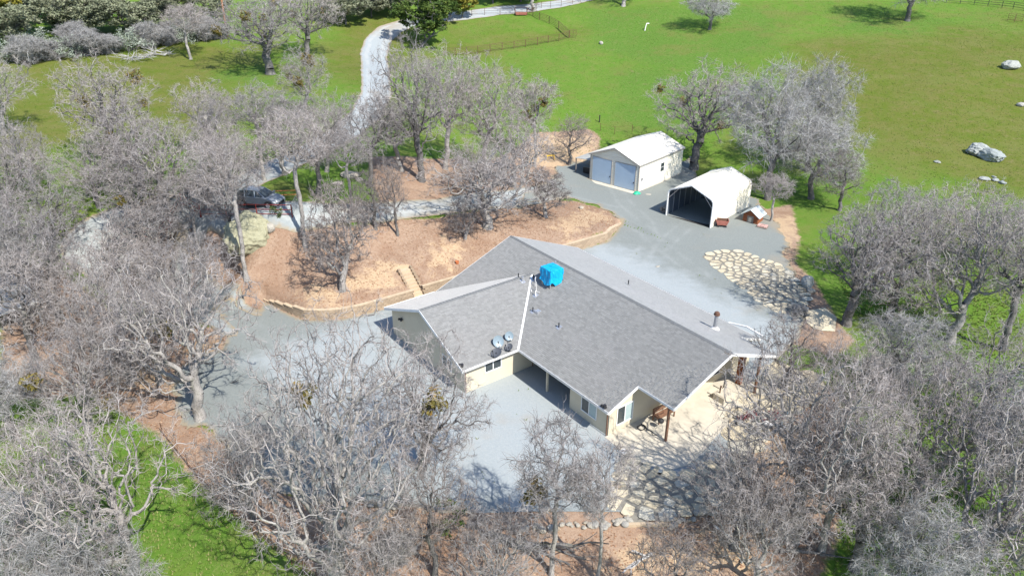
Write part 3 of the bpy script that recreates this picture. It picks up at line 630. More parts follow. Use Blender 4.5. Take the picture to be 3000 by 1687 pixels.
# ridge caps
mb = MB()
for k in range(90):
    u0 = L*k/90; u1 = u0+L/90-.01
    for sg in (-1, 1): mb.slab([H3(u0, 0, HR+.03), H3(u1, 0, HR+.042), H3(u1, sg*.16, HR-.16*S_+.042), H3(u0, sg*.16, HR-.16*S_+.03)], .02)
tag(mb.build('ridge_cap', M['deck'], house), kind='stuff')
zw = zwing(W2, 9); mb = MB()
for k in range(40):
    v0 = VJ+(W_+LW-VJ)*k/40; v1 = v0+(W_+LW-VJ)/40-.01
    for sg in (-1, 1): mb.slab([H3(W2, v0, zw+.03), H3(W2, v1, zw+.042), H3(W2+sg*.16, v1, zw-.16*S_+.042), H3(W2+sg*.16, v0, zw-.16*S_+.03)], .02)
tag(mb.build('ridge_cap', M['deck'], house), kind='stuff')
# white metal valley flashing on the near side of the wing
mb = MB()
for sg in (0, 1):
    a0 = (W2+.12, VJ+.12); a1 = (2*W2, W_); dx = .11
    if sg == 0: pts = [(a0[0], a0[1], zwing), (a1[0], a1[1], zwing), (a1[0]-dx*.2, a1[1]+dx*.8, zwing), (a0[0]-dx*.2, a0[1]+dx*.8, zwing)]
    else: pts = [(a0[0], a0[1], zmain), (a1[0], a1[1], zmain), (a1[0]+dx*.8, a1[1]-dx*.2, zmain), (a0[0]+dx*.8, a0[1]-dx*.2, zmain)]
    mb.slab([H3(u, v, zz(u, v)+.035) for u, v, zz in pts], .02)
mb.build('valley_flashing', M['trim'], house)
# fascia boards along eaves and rakes
def edge_board(name, a, b, out, za, zb, mat, hgt=.19, th=.03, drop=0.):
    m = MB(); (u0, v0), (u1, v1) = a, b; ox, oy = out
    p = [H3(u0, v0, za+.02-hgt-drop), H3(u1, v1, zb+.02-hgt-drop), H3(u1+ox*th, v1+oy*th, zb+.02-hgt-drop), H3(u0+ox*th, v0+oy*th, za+.02-hgt-drop)]
    q = [(x, y, z+hgt) for x, y, z in p]; m.hexa(p+q); return m.build(name, mat, house)
for a, b, o in [((0,-W_),(L1,-W_),(0,-1)), ((L1,-WN),(L,-WN),(0,-1)), ((L1,W_),(2*W2,W_),(0,1)), ((L1,WN),(L,WN),(0,1)), ((2*W2,W_),(2*W2,W_+LW),(1,0)), ((0,W_),(0,W_+LW),(-1,0))]:
    edge_board('fascia', a, b, o, HE if o[0] else zmain(*a), HE if o[0] else zmain(*b), M['trim'])
for a, b, o in [((0,0),(0,-W_),(-1,0)), ((0,0),(0,W_),(-1,0)), ((L,0),(L,-WN),(1,0)), ((L,0),(L,WN),(1,0)), ((L1,WN),(L1,W_),(1,0)), ((L1,-WN),(L1,-W_),(1,0))]:
    edge_board('rake_board', a, b, o, zmain(*a), zmain(*b), M['trim'], .23)
for a, b in [((W2,W_+LW),(2*W2,W_+LW)), ((W2,W_+LW),(0,W_+LW))]:
    edge_board('rake_board', a, b, (0,1), zwing(*a), zwing(*b), M['trim'], .23)
# gutters
def gutter(a, b, out, z):
    m = MB(); (u0, v0), (u1, v1) = a, b; ox, oy = out
    prof = [(.03, 0), (.13, .02), (.13, .0), (.11, -.09), (.03, -.10)]
    i = len(m.v)
    for (uu, vv) in (a, b):
        for (d, dz) in prof: m.v.append(H3(uu+ox*d, vv+oy*d, z+dz))
    n = len(prof)
    for k in range(1, n-1): m.f.append((i+k, i+k+1, i+n+k+1, i+n+k))
    m.f.append((i, i+n, i+2*n-1, i+n-1)); m.f.append((i+1, i+2, i+3, i+4)); m.f.append((i+n+4, i+n+3, i+n+2, i+n+1))
    return m.build('gutter', M['trim'], house)
gutter((L1-.02, W_), (2*W2+.14, W_), (0, 1), HE-.02); gutter((2*W2, W_+.14), (2*W2, W_+LW-.02), (1, 0), HE-.02); gutter((0, -W_), (L1-3, -W_), (0, -1), HE-.02); gutter((0, W_+.1), (0, W_+LW), (-1, 0), HE-.02)
m = MB(); m.bar(H3(L1-3.2, -W_-.08, HE-.02), H3(L1-1.6, -W_-.35, HE+.22), .13, .1); m.bar(H3(L1-1.6, -W_-.35, HE+.22), H3(L1-.2, -W_-.55, HE-.05), .13, .1)
tag(m.build('loose_gutter', M['trim'], house), 'bent white gutter section hanging loose off the rear eave')
# walls
def wall_run(pts, zbase=-.15, step=.55, gap=.135, closed=True):
    m = MB(); n = len(pts)
    for i in range(n if closed else n-1):
        (u0, v0), (u1, v1) = pts[i], pts[(i+1) % n]; ln = math.hypot(u1-u0, v1-v0); k = max(1, int(ln/step))
        prev = None
        for j in range(k+1):
            u = u0+(u1-u0)*j/k; v = v0+(v1-v0)*j/k
            z = max(zroof(min(max(u, .02), L-.02), v)-gap, .5)
            if prev: m.poly([H3(prev[0], prev[1], zbase), H3(u, v, zbase), H3(u, v, z), H3(prev[0], prev[1], prev[2])])
            prev = (u, v, z)
    return m
wall_run([(.45,-7.67),(21.7,-7.67),(21.7,7.67),(17.6,7.67),(17.6,4.3),(11.57,4.3),(11.57,12.83),(.45,12.83)]).build('wall', M['stucco'], house)
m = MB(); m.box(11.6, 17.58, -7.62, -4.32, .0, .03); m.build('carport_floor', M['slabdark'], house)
m = MB(); m.bar(H3(15.0, 7.66, 0), H3(15.0, 7.66, HE+S_*.5-.15), .14, .14); m.build('post', M['stucco'], house)
m = MB(); m.bar(H3(11.6, 7.66, 2.36), H3(17.6, 7.66, 2.36), .14, .26); m.build('carport_beam', M['trim'], house)
m = MB(); m.box(11.60, 11.64, -6.42, -6.36, 0, 2.3); m.build('corner_trim', M['post_brown'], house)
def window(face, c, z0, z1, half, panes, blind=None, name='window'):
    """face: ('u', value) wall facing +u, or ('v', value) wall facing +v; c = centre along the wall"""
    fm = MB(); t = .07
    def bx(mm, a0, a1, zz0, zz1, d0, d1):
        if face[0] == 'u': mm.box(face[1]+d0, face[1]+d1, -a1, -a0, zz0, zz1)
        else: mm.box(a0, a1, -(face[1]+d1), -(face[1]+d0), zz0, zz1)
    bx(fm, c-half-t, c+half+t, z1, z1+t, .003, .055); bx(fm, c-half-t, c+half+t, z0-t, z0, .003, .07)
    bx(fm, c-half-t, c-half, z0, z1, .003, .055); bx(fm, c+half, c+half+t, z0, z1, .003, .055)
    for k in range(1, panes): x = c-half+2*half*k/panes; bx(fm, x-.035, x+.035, z0, z1, .003, .05)
    fo = fm.build(name, M['trim'], house)
    for k in range(panes):
        pm = MB(); x0 = c-half+2*half*k/panes+(.037 if k else .002); x1 = c-half+2*half*(k+1)/panes-(.037 if k < panes-1 else .002)
        bx(pm, x0, x1, z0+.002, z1-.002, .004, .018); pm.build('pane', M['blind'] if blind and blind[k] else M['glass'], fo)
    return fo
window(('u', 11.57), 10.24, 1.20, 2.05, .72, 2); window(('v', 7.67), 19.68, .72, 1.78, .74, 2, (0, 1)); window(('u', 21.7), 6.2, .68, 2.05, .72, 2, (1, 0))
window(('u', 21.7), -3.2, .8, 1.9, .7, 2, (0, 0)); window(('v', 12.83), 9.2, 1.1, 2.0, .6, 2)
m = MB(); m.box(21.703, 21.75, -2.0, -.2, .03, 2.1); d = m.build('patio_door', M['trim'], house)
m = MB(); m.box(21.752, 21.765, -1.9, -1.12, .12, 2.0); m.box(21.752, 21.765, -1.08, -.3, .12, 2.0); m.build('pane', M['glass'], d)
# porch posts
for u, v, zt in ((24.5, -4.75, zmain(0, 4.75)), (24.45, 4.87, zmain(0, 4.87))):
    m = MB(); m.bar(H3(u, v, .02), H3(u, v, zt-.16), .15, .15); m.build('porch_post', M['post_brown'], house)
m = MB(); m.box(22.75, 23.15, 4.65, 5.05, .02, zmain(0, 4.85)-.16); m.build('porch_pillar', M['wood_red'], house)
# downspouts, flood lights
for u, v in ((21.62, 7.75), (11.62, 12.75)):
    m = MB(); m.bar(H3(u, v+.03, .1), H3(u, v+.03, 2.2), .08, .06); m.build('downspout', M['post_brown'], house)
for u, v, z in ((21.5, 8.0, 2.62), (11.55, 13.0, 2.62), (2.2, 12.9, 2.2)):
    m = MB(); m.box(u-.09, u+.09, -v-.09, -v+.09, z-.08, z+.1); m.tube(H3(u+.06, v, z), H3(u+.22, v+.14, z+.06), .085, 8, .11); m.tube(H3(u-.06, v, z), H3(u-.1, v+.22, z+.06), .085, 8, .11); m.build('flood_light', M['dark'], house)
# vent pipes, roof vent, flue
def vent(u, v, zz, hgt, r, mat=None):
    z = zz(u, v); m = MB(); m.tube(H3(u, v, z-.05), H3(u, v, z+hgt), r, 9); o = m.build('vent_pipe', mat or M['metal'], house)
    f = MB(); f.slab([H3(a, b, zz(a, b)+.04) for a, b in ((u-.2, v-.2), (u+.2, v-.2), (u+.2, v+.2), (u-.2, v+.2))], .02); f.build('flashing', M['metal'], o)
vent(9.79, 5.02, zmain, .42, .05, M['dark']); vent(12.99, 4.98, zmain, .42, .05, M['dark']); vent(6.76, 2.62, zmain, .45, .06, M['dark']); vent(7.28, .68, zmain, .62, .075)
vent(5.86, 3.52, zwing, .38, .05, M['dark']); vent(6.5, 3.56, zwing, .45, .08); vent(11.33, -4.1, zmain, .42, .05, M['dark']); vent(8.5, 3.75, zmain, .45, .045, M['pvc'])
m = MB(); u, v = 10.2, 4.83; m.box(u-.2, u+.2, -v-.2, -v+.2, zmain(u, v)-.1, zmain(u, v)+.16); m.build('roof_vent', M['metal'], house)
z = zmain(20.7, 4.01); m = MB(); m.tube(H3(20.7, -4.01, z-.1), H3(20.7, -4.01, z+1.25), .155, 14); fl = m.build('flue', M['metal'], house, smooth=False)
m = MB(); m.lathe([(.155, 0), (.24, .03), (.24, .10), (.20, .12), (.20, .22), (.10, .30), (.0, .31)], 14, H3(20.7, -4.01, z+1.2)); m.build('flue_cap', M['rust'], fl)
m = MB(); m.lathe([(.36, -.05), (.33, .06), (.17, .2), (.16, .22)], 14, H3(20.7, -4.01, z)); m.build('flue_collar', M['pvc'], fl)

# ------------------------------------------------------------------ things on the roof
def hw(u, v, z): q = hxy(u, v); return (q[0], q[1], z)
cu, cv = 8.45, 2.05; zc = zmain(cu, cv)
cool = empty('covered_cooler', hw(cu, cv, zc), PHI, 'rooftop cooler wrapped in a bright blue tarp beside white pipes', 'cooler')
rng = np.random.default_rng(8); m = MB(); hs = .66; zt = 1.45
rings = []
for j, (zz, gr) in enumerate([(zt+.03, .0), (zt, .97), (zt-.06, 1.0), (1.1, 1.03), (.75, 1.02), (.42, 1.07), (.2, 1.14)]):
    ring = []
    for k in range(32):
        t = k/32*8; side = int(t//2); f = t % 2-1; x, y = [(f, -1), (1, f), (-f, 1), (-1, -f)][side]
        wr = 1+.02*rng.normal()+(.05*math.sin(k*2.3+j) if j > 2 else 0)
        sag = (.16*math.sin(k*.9)+.10*math.sin(k*2.1+1)) if j == 6 else 0
        ring.append((x*hs*gr*wr, y*hs*gr*wr, zz+sag+(.03*rng.normal() if j > 2 else .012*rng.normal())))
    rings.append(ring)
m.v = [p for r_ in rings for p in r_]
for j in range(6):
    for k in range(32): m.f.append((j*32+k, j*32+(k+1) % 32, (j+1)*32+(k+1) % 32, (j+1)*32+k))
m.build('tarp', M['tarp'], cool)
m = MB(); m.box(-.55, .55, -.55, .55, .38, 1.38); m.build('cabinet', M['metal'], cool)
for sx in (-1, 1):
    for sy in (-1, 1):
        m = MB(); y = sy*.52; m.bar((sx*.52, y, zmain(0, cv-y)-zc-.02), (sx*.52, y, .42), .06, .06); m.build('leg', M['metal'], cool)
m = MB()
for a, b in [((-.9, -1.0, -.5), (-.9, -1.0, .25)), ((-.9, -1.0, .25), (-1.2, -.7, .3)), ((-1.2, -.7, .3), (-1.2, -.7, -.3)), ((-.3, -1.35, -.55), (-.3, -1.35, .35)), ((-.3, -1.35, -.5), (.1, -1.3, -.48)), ((-.9, -1.4, -.55), (-.6, -1.6, -.6))]: m.tube(a, b, .026, 7)
m.build('pipe', M['pvc'], cool)
def sat_dish(u, v, label, mat, aim, tilt, dia=.78, hgt=.5):
    z = zwing(u, v); d = empty('satellite_dish', hw(u, v, z), PHI, label, 'satellite dish', 'satellite dishes on the wing roof')
    m = MB(); m.box(-.12, .12, -.1, .1, -.05, .05); m.build('mount', M['dark'], d)
    m = MB(); m.tube((0, 0, .0), (0, 0, hgt), .028, 8); m.build('mast', M['dark'], d)
    m = MB(); n = 22; R_ = Matrix.Rotation(aim, 3, 'Z') @ Matrix.Rotation(tilt, 3, 'Y')
    rows = []
    for j in range(5):
        r_ = dia/2*j/4; ring = []
        for k in range(n): t = 2*math.pi*k/n; ring.append(Vector((-.10+.10*(j/4)**2, r_*math.cos(t)*.92, r_*math.sin(t))))
        rows.append(ring)
    front = [R_ @ p+Vector((0, 0, hgt)) for r_ in rows for p in r_]; back = [R_ @ (p-Vector((.02, 0, 0)))+Vector((0, 0, hgt)) for r_ in rows for p in r_]
    m.v = [tuple(p) for p in front+back]; o = 5*n
    for j in range(4):
        for k in range(n):
            q = (j*n+k, j*n+(k+1) % n, (j+1)*n+(k+1) % n, (j+1)*n+k); m.f.append(q); m.f.append(tuple(o+i for i in q[::-1]))
    for k in range(n): m.f.append((4*n+k, 4*n+(k+1) % n, o+4*n+(k+1) % n, o+4*n+k))
    m.build('dish', mat, d, smooth=False)
    a = R_ @ Vector((-.08, 0, -dia/2))+Vector((0, 0, hgt)); b = R_ @ Vector((.5, 0, -dia*.32))+Vector((0, 0, hgt))
    m = MB(); m.tube(a, b, .022, 6); m.build('feed_arm', M['dark'], d)
    m = MB(); m.tube(b, b+(a-b).normalized()*-.1, .05, 8); m.build('receiver', M['pvc'] if mat is M['dish_pale'] else M['dark'], d)
    return d
sat_dish(11.9, 10.15, 'large dark satellite dish nearest the wing gable, at the eave', M['dish'], math.radians(-70), math.radians(-62), .88, .34)
sat_dish(11.2, 9.45, 'large pale blue grey satellite dish behind the big dark one', M['dish_pale'], math.radians(-22), math.radians(-28), .92, .42)
sat_dish(11.85, 8.95, 'small dark satellite dish at the eave, second from the valley', M['dish'], math.radians(-70), math.radians(-60), .66, .34)
sat_dish(11.1, 8.35, 'pale satellite dish with white receiver beside the white valley strip', M['dish_pale'], math.radians(-22), math.radians(-28), .74, .42)

# ------------------------------------------------------------------ porch slab and its furniture
def flat_slab(name, pts, z0, z1, mat, kind='structure'):
    m = MB(); m.slab([(p[0], p[1], z1) for p in pts], z1-z0); return tag(m.build(name, mat), kind=kind)
SL = [(21.68,7.95),(23.9,8.05),(25.3,7.75),(26.2,7.3),(26.75,6.6),(27.0,5.7),(26.95,4.6),(26.6,3.2),(26.15,1.6),(25.9,-.5),(25.4,-3),(25.1,-5.6),(22.2,-6.2),(21.68,-6.2)]
flat_slab('porch_slab', [hxy(*q) for q in SL], -.12, .075, M['concrete'])
def hthing(name, u, v, z, label, cat, rot=0., group=None): return empty(name, hw(u, v, z), PHI+rot, label, cat, group)
b = hthing('porch_bench', 22.6, 3.1, .075, 'brown wooden bench under the porch roof', 'bench')
for k in range(4): m = MB(); m.bar((-.25+k*.16, -.85, .45), (-.25+k*.16, .85, .45), .13, .035); m.build('seat_slat', M['post_brown'], b)
for k in range(3): m = MB(); m.bar((-.32, -.85, .62+k*.16), (-.32, .85, .62+k*.16), .03, .12); m.build('back_slat', M['post_brown'], b)
for sx in (-.3, .28):
    for sy in (-.78, .78): m = MB(); m.bar((sx, sy, 0), (sx, sy, .95 if sx < 0 else .66), .08, .08); m.build('leg', M['post_brown'], b)
for sy in (-.78, .78): m = MB(); m.bar((-.3, sy, .66), (.32, sy, .66), .1, .05); m.build('armrest', M['post_brown'], b)
m = MB(); rng = random.Random(4)
pts = [Vector((.32*math.cos(t*.55)*(1+.25*math.sin(t)), .3*math.sin(t*.55), .03+.004*t)) for t in range(28)]+[Vector((.5+.1*k, .2+.12*math.sin(k), .03)) for k in range(8)]
for a, c in zip(pts[:-1], pts[1:]): m.tube(a, c, .022, 6)
o = m.build('garden_hose', M['dark'], None, loc=hw(22.5, 5.2, .075), rz=PHI); tag(o, 'dark garden hose coiled on the porch slab by the window', 'hose')
pl = hthing('patio_grill', 23.3, 4.2, .075, 'small dark kettle grill standing near the porch post', 'grill')
m = MB(); m.lathe([(.06, .55), (.2, .6), (.23, .7), (.2, .8), (.1, .86), (0, .88)], 14); m.build('bowl', M['dark'], pl)
for k in range(3): t = k*2.09; m = MB(); m.tube((.3*math.cos(t), .3*math.sin(t), 0), (.1*math.cos(t), .1*math.sin(t), .6), .016, 6); m.build('leg', M['greypipe'], pl)
wb = hthing('plaster_block', 23.6, -2.4, .075, 'low cream plaster block seat on the porch slab', 'block seat')
m = MB(); m.box(-.5, .5, -.75, .75, 0, .5); m.build('box', M['concrete'], wb); m = MB(); m.box(-.42, .42, -.67, .67, .5, .54); m.build('lid', M['concrete'], wb)
for k, (u, v, hh) in enumerate(((23.4, -2.0, .0), (22.9, -3.1, .0))):
    s_ = hthing('standpipe', u, v, .55 if k == 0 else .075, ('short brown standpipe with tap rising from the cream block seat', 'taller dark standpipe with tap near the porch wall')[k], 'pipe')
    m = MB(); m.tube((0, 0, 0), (0, 0, .7+.3*k), .05, 8); m.build('pipe', M['rust'] if k == 0 else M['dark'], s_); m = MB(); m.tube((0, 0, .62+.3*k), (.2, 0, .6+.3*k), .035, 7); m.bar((.1, -.09, .74+.3*k), (.1, .09, .74+.3*k), .03, .03); m.build('tap', M['rust'] if k == 0 else M['dark'], s_)
# ------------------------------------------------------------------ workshop garage
R42 = math.radians(-42)
def loc2(o, rz, x, y): return (o[0]+x*math.cos(rz)-y*math.sin(rz), o[1]+x*math.sin(rz)+y*math.cos(rz))
GW, GL, GE, GP = 7.6, 10.6, 3.55, 5.0
gz = .52; GO = (10.32, 95.22)
gar = empty('workshop_garage', (*GO, gz), R42, 'ivory steel workshop with white gable roof and two roll up doors', 'garage')
def ribbed(m, a, b, z0, ztop, n_out, pitch=.23, dep=.022):
    """horizontal ribbed siding from a to b (2-D), ztop = function of fraction along"""
    ax, ay = a; bx, by = b; k = 14; zmax = max(ztop(i/k) for i in range(k+1)); z = z0; fl = 0; ox, oy = n_out
    while z < zmax:
        for (h0, d0, h1, d1) in ((0, 0, .10, 0), (.10, 0, .125, dep), (.125, dep, .205, dep), (.205, dep, .23, 0)):
            za, zb = z+h0, z+h1
            for i in range(k):
                t0, t1 = i/k, (i+1)/k; m0, m1 = ztop(t0), ztop(t1)
                if za >= max(m0, m1): continue
                P_ = lambda t, zz, d, mm: (ax+(bx-ax)*t+ox*d, ay+(by-ay)*t+oy*d, min(zz, mm))
                m.poly([P_(t0, za, d0, m0), P_(t1, za, d0, m1), P_(t1, zb, d1, m1), P_(t0, zb, d1, m0)])
        z += pitch
gable = lambda t: GE+(GP-GE)*(1-abs(2*t-1))-.03
m = MB(); ribbed(m, (0, 0), (GW, 0), 0, gable, (0, -1)); m.build('front_wall', M['ivory'], gar)
m = MB(); ribbed(m, (GW, 0), (GW, GL), 0, lambda t: GE-.03, (1, 0)); m.build('side_wall', M['ivory'], gar)
m = MB(); ribbed(m, (0, 0), (0, GL), 0, lambda t: GE-.03, (-1, 0)); m.build('side_wall', M['ivory'], gar)
m = MB(); ribbed(m, (0, GL), (GW, GL), 0, gable, (0, 1)); m.build('rear_wall', M['ivory'], gar)
m = MB(); o_ = .16; sl_ = (GP-GE)/(GW/2)
for sg in (0, 1):
    x0, x1 = (GW/2, -o_) if sg == 0 else (GW/2, GW+o_); n = 26
    for k in range(n):
        y0 = -.22+(GL+.44)*k/n; y1 = y0+(GL+.44)/n
        for (d0, d1, h0, h1) in ((0, .7, 0, 0), (.7, .78, 0, .025), (.78, .92, .025, .025), (.92, 1, .025, 0)):
            ya, yb = y0+(y1-y0)*d0, y0+(y1-y0)*d1; zt = GP+.05; ze = GE-o_*sl_+.05
            m.poly([(x0, ya, zt+h0), (x1, ya, ze+h0), (x1, yb, ze+h1), (x0, yb, zt+h1)])
m.build('roof', M['whiteroof'], gar)
m = MB(); zl = GE-o_*sl_
for x0, x1, za, zb in ((GW/2, -o_, GP, zl), (GW/2, GW+o_, GP, zl)):
    for y0, y1 in ((-.24, -.20), (GL+.20, GL+.24)): m.hexa([(x0, y0, za-.12), (x1, y0, zb-.12), (x1, y1, zb-.12), (x0, y1, za-.12), (x0, y0, za+.055), (x1, y0, zb+.055), (x1, y1, zb+.055), (x0, y1, za+.055)])
for x0, x1 in ((-o_-.03, -o_), (GW+o_, GW+o_+.03)): m.box(x0, x1, -.24, GL+.24, zl-.12, zl+.055)
for x in (-.035, GW+.0): m.box(x-.0, x+.035, -.04, .05, 0, GE-.02)
m.box(GW-.1, GW, -.045, -.024, 0, GE-.05); m.box(0, .1, -.045, -.024, 0, GE-.05); m.box(GW+.024, GW+.04, -.02, .1, 0, GE-.05)
m.build('trim', M['tan_trim'], gar)
for x0, x1 in ((.42, 3.42), (4.0, 7.1)):
    m = MB(); n = 28
    for k in range(n):
        za, zb = k*3.2/n+.03, (k+1)*3.2/n+.03; m.poly([(x0, -.05, za), (x1, -.05, za), (x1, -.065, (za+zb)/2), (x0, -.065, (za+zb)/2)]); m.poly([(x0, -.065, (za+zb)/2), (x1, -.065, (za+zb)/2), (x1, -.05, zb), (x0, -.05, zb)])
    d = m.build('roll_up_door', M['door_shade_blue'], gar)
    f = MB(); f.box(x0-.08, x0, -.08, -.024, 0, 3.28); f.box(x1, x1+.08, -.08, -.024, 0, 3.28); f.box(x0, x1, -.08, -.024, 3.23, 3.30); f.build('door_track', M['tan_trim'], d)
    f = MB(); f.box(x1-.22, x1-.10, -.10, -.066, 1.0, 1.16); f.build('latch', M['dark'], d)
    f = MB(); f.box(x0, x1, -.075, -.05, 0, .035); f.build('bottom_bar', M['dark'], d)
m = MB(); m.box(GW+.026, GW+.06, .22, 1.18, .03, 2.12); d = m.build('side_door', M['trim'], gar)
f = MB(); f.tube((GW+.06, 1.06, 1.0), (GW+.12, 1.06, 1.0), .04, 8); f.box(GW+.061, GW+.075, .56, .84, 1.3, 1.7); f.build('handle', M['dark'], d)
m = MB(); y0 = 5.1; m.box(GW+.024, GW+.05, y0-.05, y0+.85, 1.45, 2.65); wd = m.build('window', M['trim'], gar)
for za, zb in ((1.5, 2.02), (2.08, 2.6)): m = MB(); m.box(GW+.051, GW+.06, y0, y0+.8, za, zb); m.build('pane', M['glass'], wd)
m = MB(); m.box(GW+.025, GW+.12, 1.5, 1.62, 1.5, 1.75); m.build('light', M['trim'], gar)
m = MB(); m.box(GW+.02, GW+.2, GL-.7, GL-.5, 3.05, 3.3); m.build('flood_light', M['trim'], gar)
m = MB(); m.box(-.25, GW+.1, -.95, 0, -.35, .01); m.box(0, GW, 0, GL, -.4, .0); m.build('slab', M['concrete'], gar)
# open lean-to on the far side of the workshop
lt = empty('lean_to_shed', (*loc2(GO, R42, -2.95, .6), gz), R42, 'low open lean to with grey sheet roof against the workshop side', 'shed')
m = MB(); m.slab([(-.1, 0, 2.15), (2.9, 0, 2.45), (2.9, 5.2, 2.45), (-.1, 5.2, 2.15)], .05); m.build('roof', simple('grey_sheet_roof', (.36,.37,.36), (.30,.31,.30), 2, .6), lt)
for x in (.05, 2.75):
    for y in (.1, 5.0): m = MB(); m.bar((x, y, -.3), (x, y, 2.1 if x < 1 else 2.38), .1, .1); m.build('post', M['wood_grey'], lt)
m = MB(); m.box(0, 2.9, 5.1, 5.16, -.2, 2.1); m.build('back_panel', M['wood_grey'], lt)
ct = empty('storage_crate', (*loc2(GO, R42, -1.6, 1.9), zf(*loc2(GO, R42, -1.6, 1.9))), R42+.2, 'dark storage crate standing under the lean to roof', 'crate')
m = MB(); m.box(-.6, .6, -.5, .5, 0, .9); m.build('box', M['dark'], ct); m = MB(); m.box(-.64, .64, -.54, .54, .9, .96); m.build('lid', M['greypipe'], ct)

# ------------------------------------------------------------------ metal carport
CO = (18.14, 82.19); cz = zf(20.3, 80.2)+.03; CW, CL = 5.79, 9.4
cp = empty('metal_carport', (*CO, cz), R42, 'open ended ivory metal carport with rounded eaves next to the workshop', 'carport')
PR = [(0, -.1), (0, 2.75), (.05, 3.02), (.20, 3.24), (.44, 3.38), (CW/2, 4.35), (CW-.44, 3.38), (CW-.20, 3.24), (CW-.05, 3.02), (CW, 2.75), (CW, -.1)]
def skin(m, y0, y1, off):
    cx, cyy = CW/2, 1.8
    def o(p):
        x, z = p; n = Vector((x-cx, 0, max(z-cyy, 0)+ (0 if z > 2.8 else 0))); n = n.normalized() if n.length else Vector((1, 0, 0)); return (x+n.x*off, z+n.z*off)
    # horizontal ribs follow the panel length: subdivide the profile
    pr = []
    for (x0, z0), (x1, z1) in zip(PR[:-1], PR[1:]):
        ln = math.hypot(x1-x0, z1-z0); k = max(1, int(ln/.23)); nx_, nz_ = -(z1-z0)/ln, (x1-x0)/ln
        for j in range(k):
            for f, d in ((0, 0), (.45, 0), (.56, .022), (.9, .022)):
                if k == 1 and f: continue
                t = (j+f)/k; pr.append((x0+(x1-x0)*t+nx_*d, z0+(z1-z0)*t+nz_*d))
    pr.append(PR[-1])
    for (x0, z0), (x1, z1) in zip(pr[:-1], pr[1:]):
        m.poly([(x0, y0, z0), (x0, y1, z0), (x1, y1, z1), (x1, y0, z1)])
    return pr
m = MB(); skin(m, 0, CL, 0); m.build('panels', M['ivory'], cp)
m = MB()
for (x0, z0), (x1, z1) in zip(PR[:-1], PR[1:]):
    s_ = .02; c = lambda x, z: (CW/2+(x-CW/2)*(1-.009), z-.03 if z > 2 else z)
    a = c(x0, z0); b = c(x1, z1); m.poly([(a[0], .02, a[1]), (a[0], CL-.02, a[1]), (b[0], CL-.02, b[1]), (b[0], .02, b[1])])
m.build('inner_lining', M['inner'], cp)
for k in range(8):
    y = .06+(CL-.12)*k/7; m = MB()
    q = [(CW/2+(x-CW/2)*(1-.022), z-.075 if z > 2 else z) for x, z in PR]
    for a, b in zip(q[:-1], q[1:]): m.bar((a[0], y, a[1]), (b[0], y, b[1]), .06, .06)
    m.build('frame_rib', M['metal'] if k else M['trim'], cp)
for y0, y1 in ((-.03, .05), (CL-.05, CL+.03)):
    m = MB()
    for (x0, z0), (x1, z1) in zip(PR[:-1], PR[1:]): m.bar((x0, (y0+y1)/2, z0+.01), (x1, (y0+y1)/2, z1+.01), .09, .10)
    m.build('end_trim', M['trim'], cp)
m = MB()
for sx, d in ((.15, 1), (CW-.15, -1)):
    for y in (.12, CL-.12): m.bar((sx, y, 2.3), (sx+d*1.1, y, 3.55), .05, .05)
m.build('knee_brace', M['metal'], cp)
m = MB(); m.box(.05, CW-.05, .05, CL-.05, -.2, .035); m.build('shade_floor', simple('shade_dark_floor', (.045,.043,.04), rough=.95), cp)  # added near-black sheet: the carport's interior shade put into a floor colour
sp = empty('lumber_stack', (*loc2(CO, R42, -.75, 1.6), zf(*loc2(CO, R42, -.75, 1.6))), R42, 'stack of brown boards in the shade beside the carport wall', 'lumber stack')
rng = random.Random(6)
for k in range(12):
    i, j = k % 3, k//3; m = MB(); x = -.36+i*.34+rng.uniform(-.03, .03); m.box(x, x+.28, -1.1+rng.uniform(-.2, .2), 1.2+rng.uniform(-.2, .2), .03+j*.17, .17+j*.17); m.build('board', M['wood_grey'], sp)

# ------------------------------------------------------------------ small animal shelter, cart, pallet
q = (26.78,80.61); ko = empty('animal_shelter', (*q, zf(*q)-.02), R42+.06, 'small red brown wooden animal shelter with pale metal gable roof', 'shelter')
m = MB(); w_, l_, e_, p_ = 1.75, 1.7, 1.05, 1.65
for k in range(9):
    m = MB(); m.box(k*w_/9+.006, (k+1)*w_/9-.006, -.02, .02, 0, e_+(p_-e_)*(1-abs(2*(k+.5)/9-1))-.03); m.build('board', M['wood_red'], ko)
m = MB(); m.box(0, w_, l_-.03, l_, 0, e_); m.box(0, .03, 0, l_, 0, e_); m.box(w_-.03, w_, 0, l_, 0, e_); m.poly([(0, l_, e_), (w_, l_, e_), (w_/2, l_, p_)]); m.build('wall', M['wood_red'], ko)
m = MB()
for x1 in (-.3, w_+.3):
    z1 = e_-.3*(p_-e_)/(w_/2); m.slab([(w_/2, -.35, p_+.03), (x1, -.35, z1+.03), (x1, l_+.2, z1+.03), (w_/2, l_+.2, p_+.03)] , .035)
m.build('roof', M['sheetroof'], ko)
m = MB(); m.box(.5, 1.25, -.055, -.022, .05, .85); dd = m.build('door_frame', M['wood_grey'], ko); m = MB(); m.box(.68, 1.02, -.07, -.056, .12, .66); m.build('panel', M['concrete'], dd)
q = (23.89,78.85); ca = empty('ore_cart', (*q, zf(*q)), R42+.55, 'faded pink open metal cart on small wheels by the carport corner', 'cart')
m = MB()
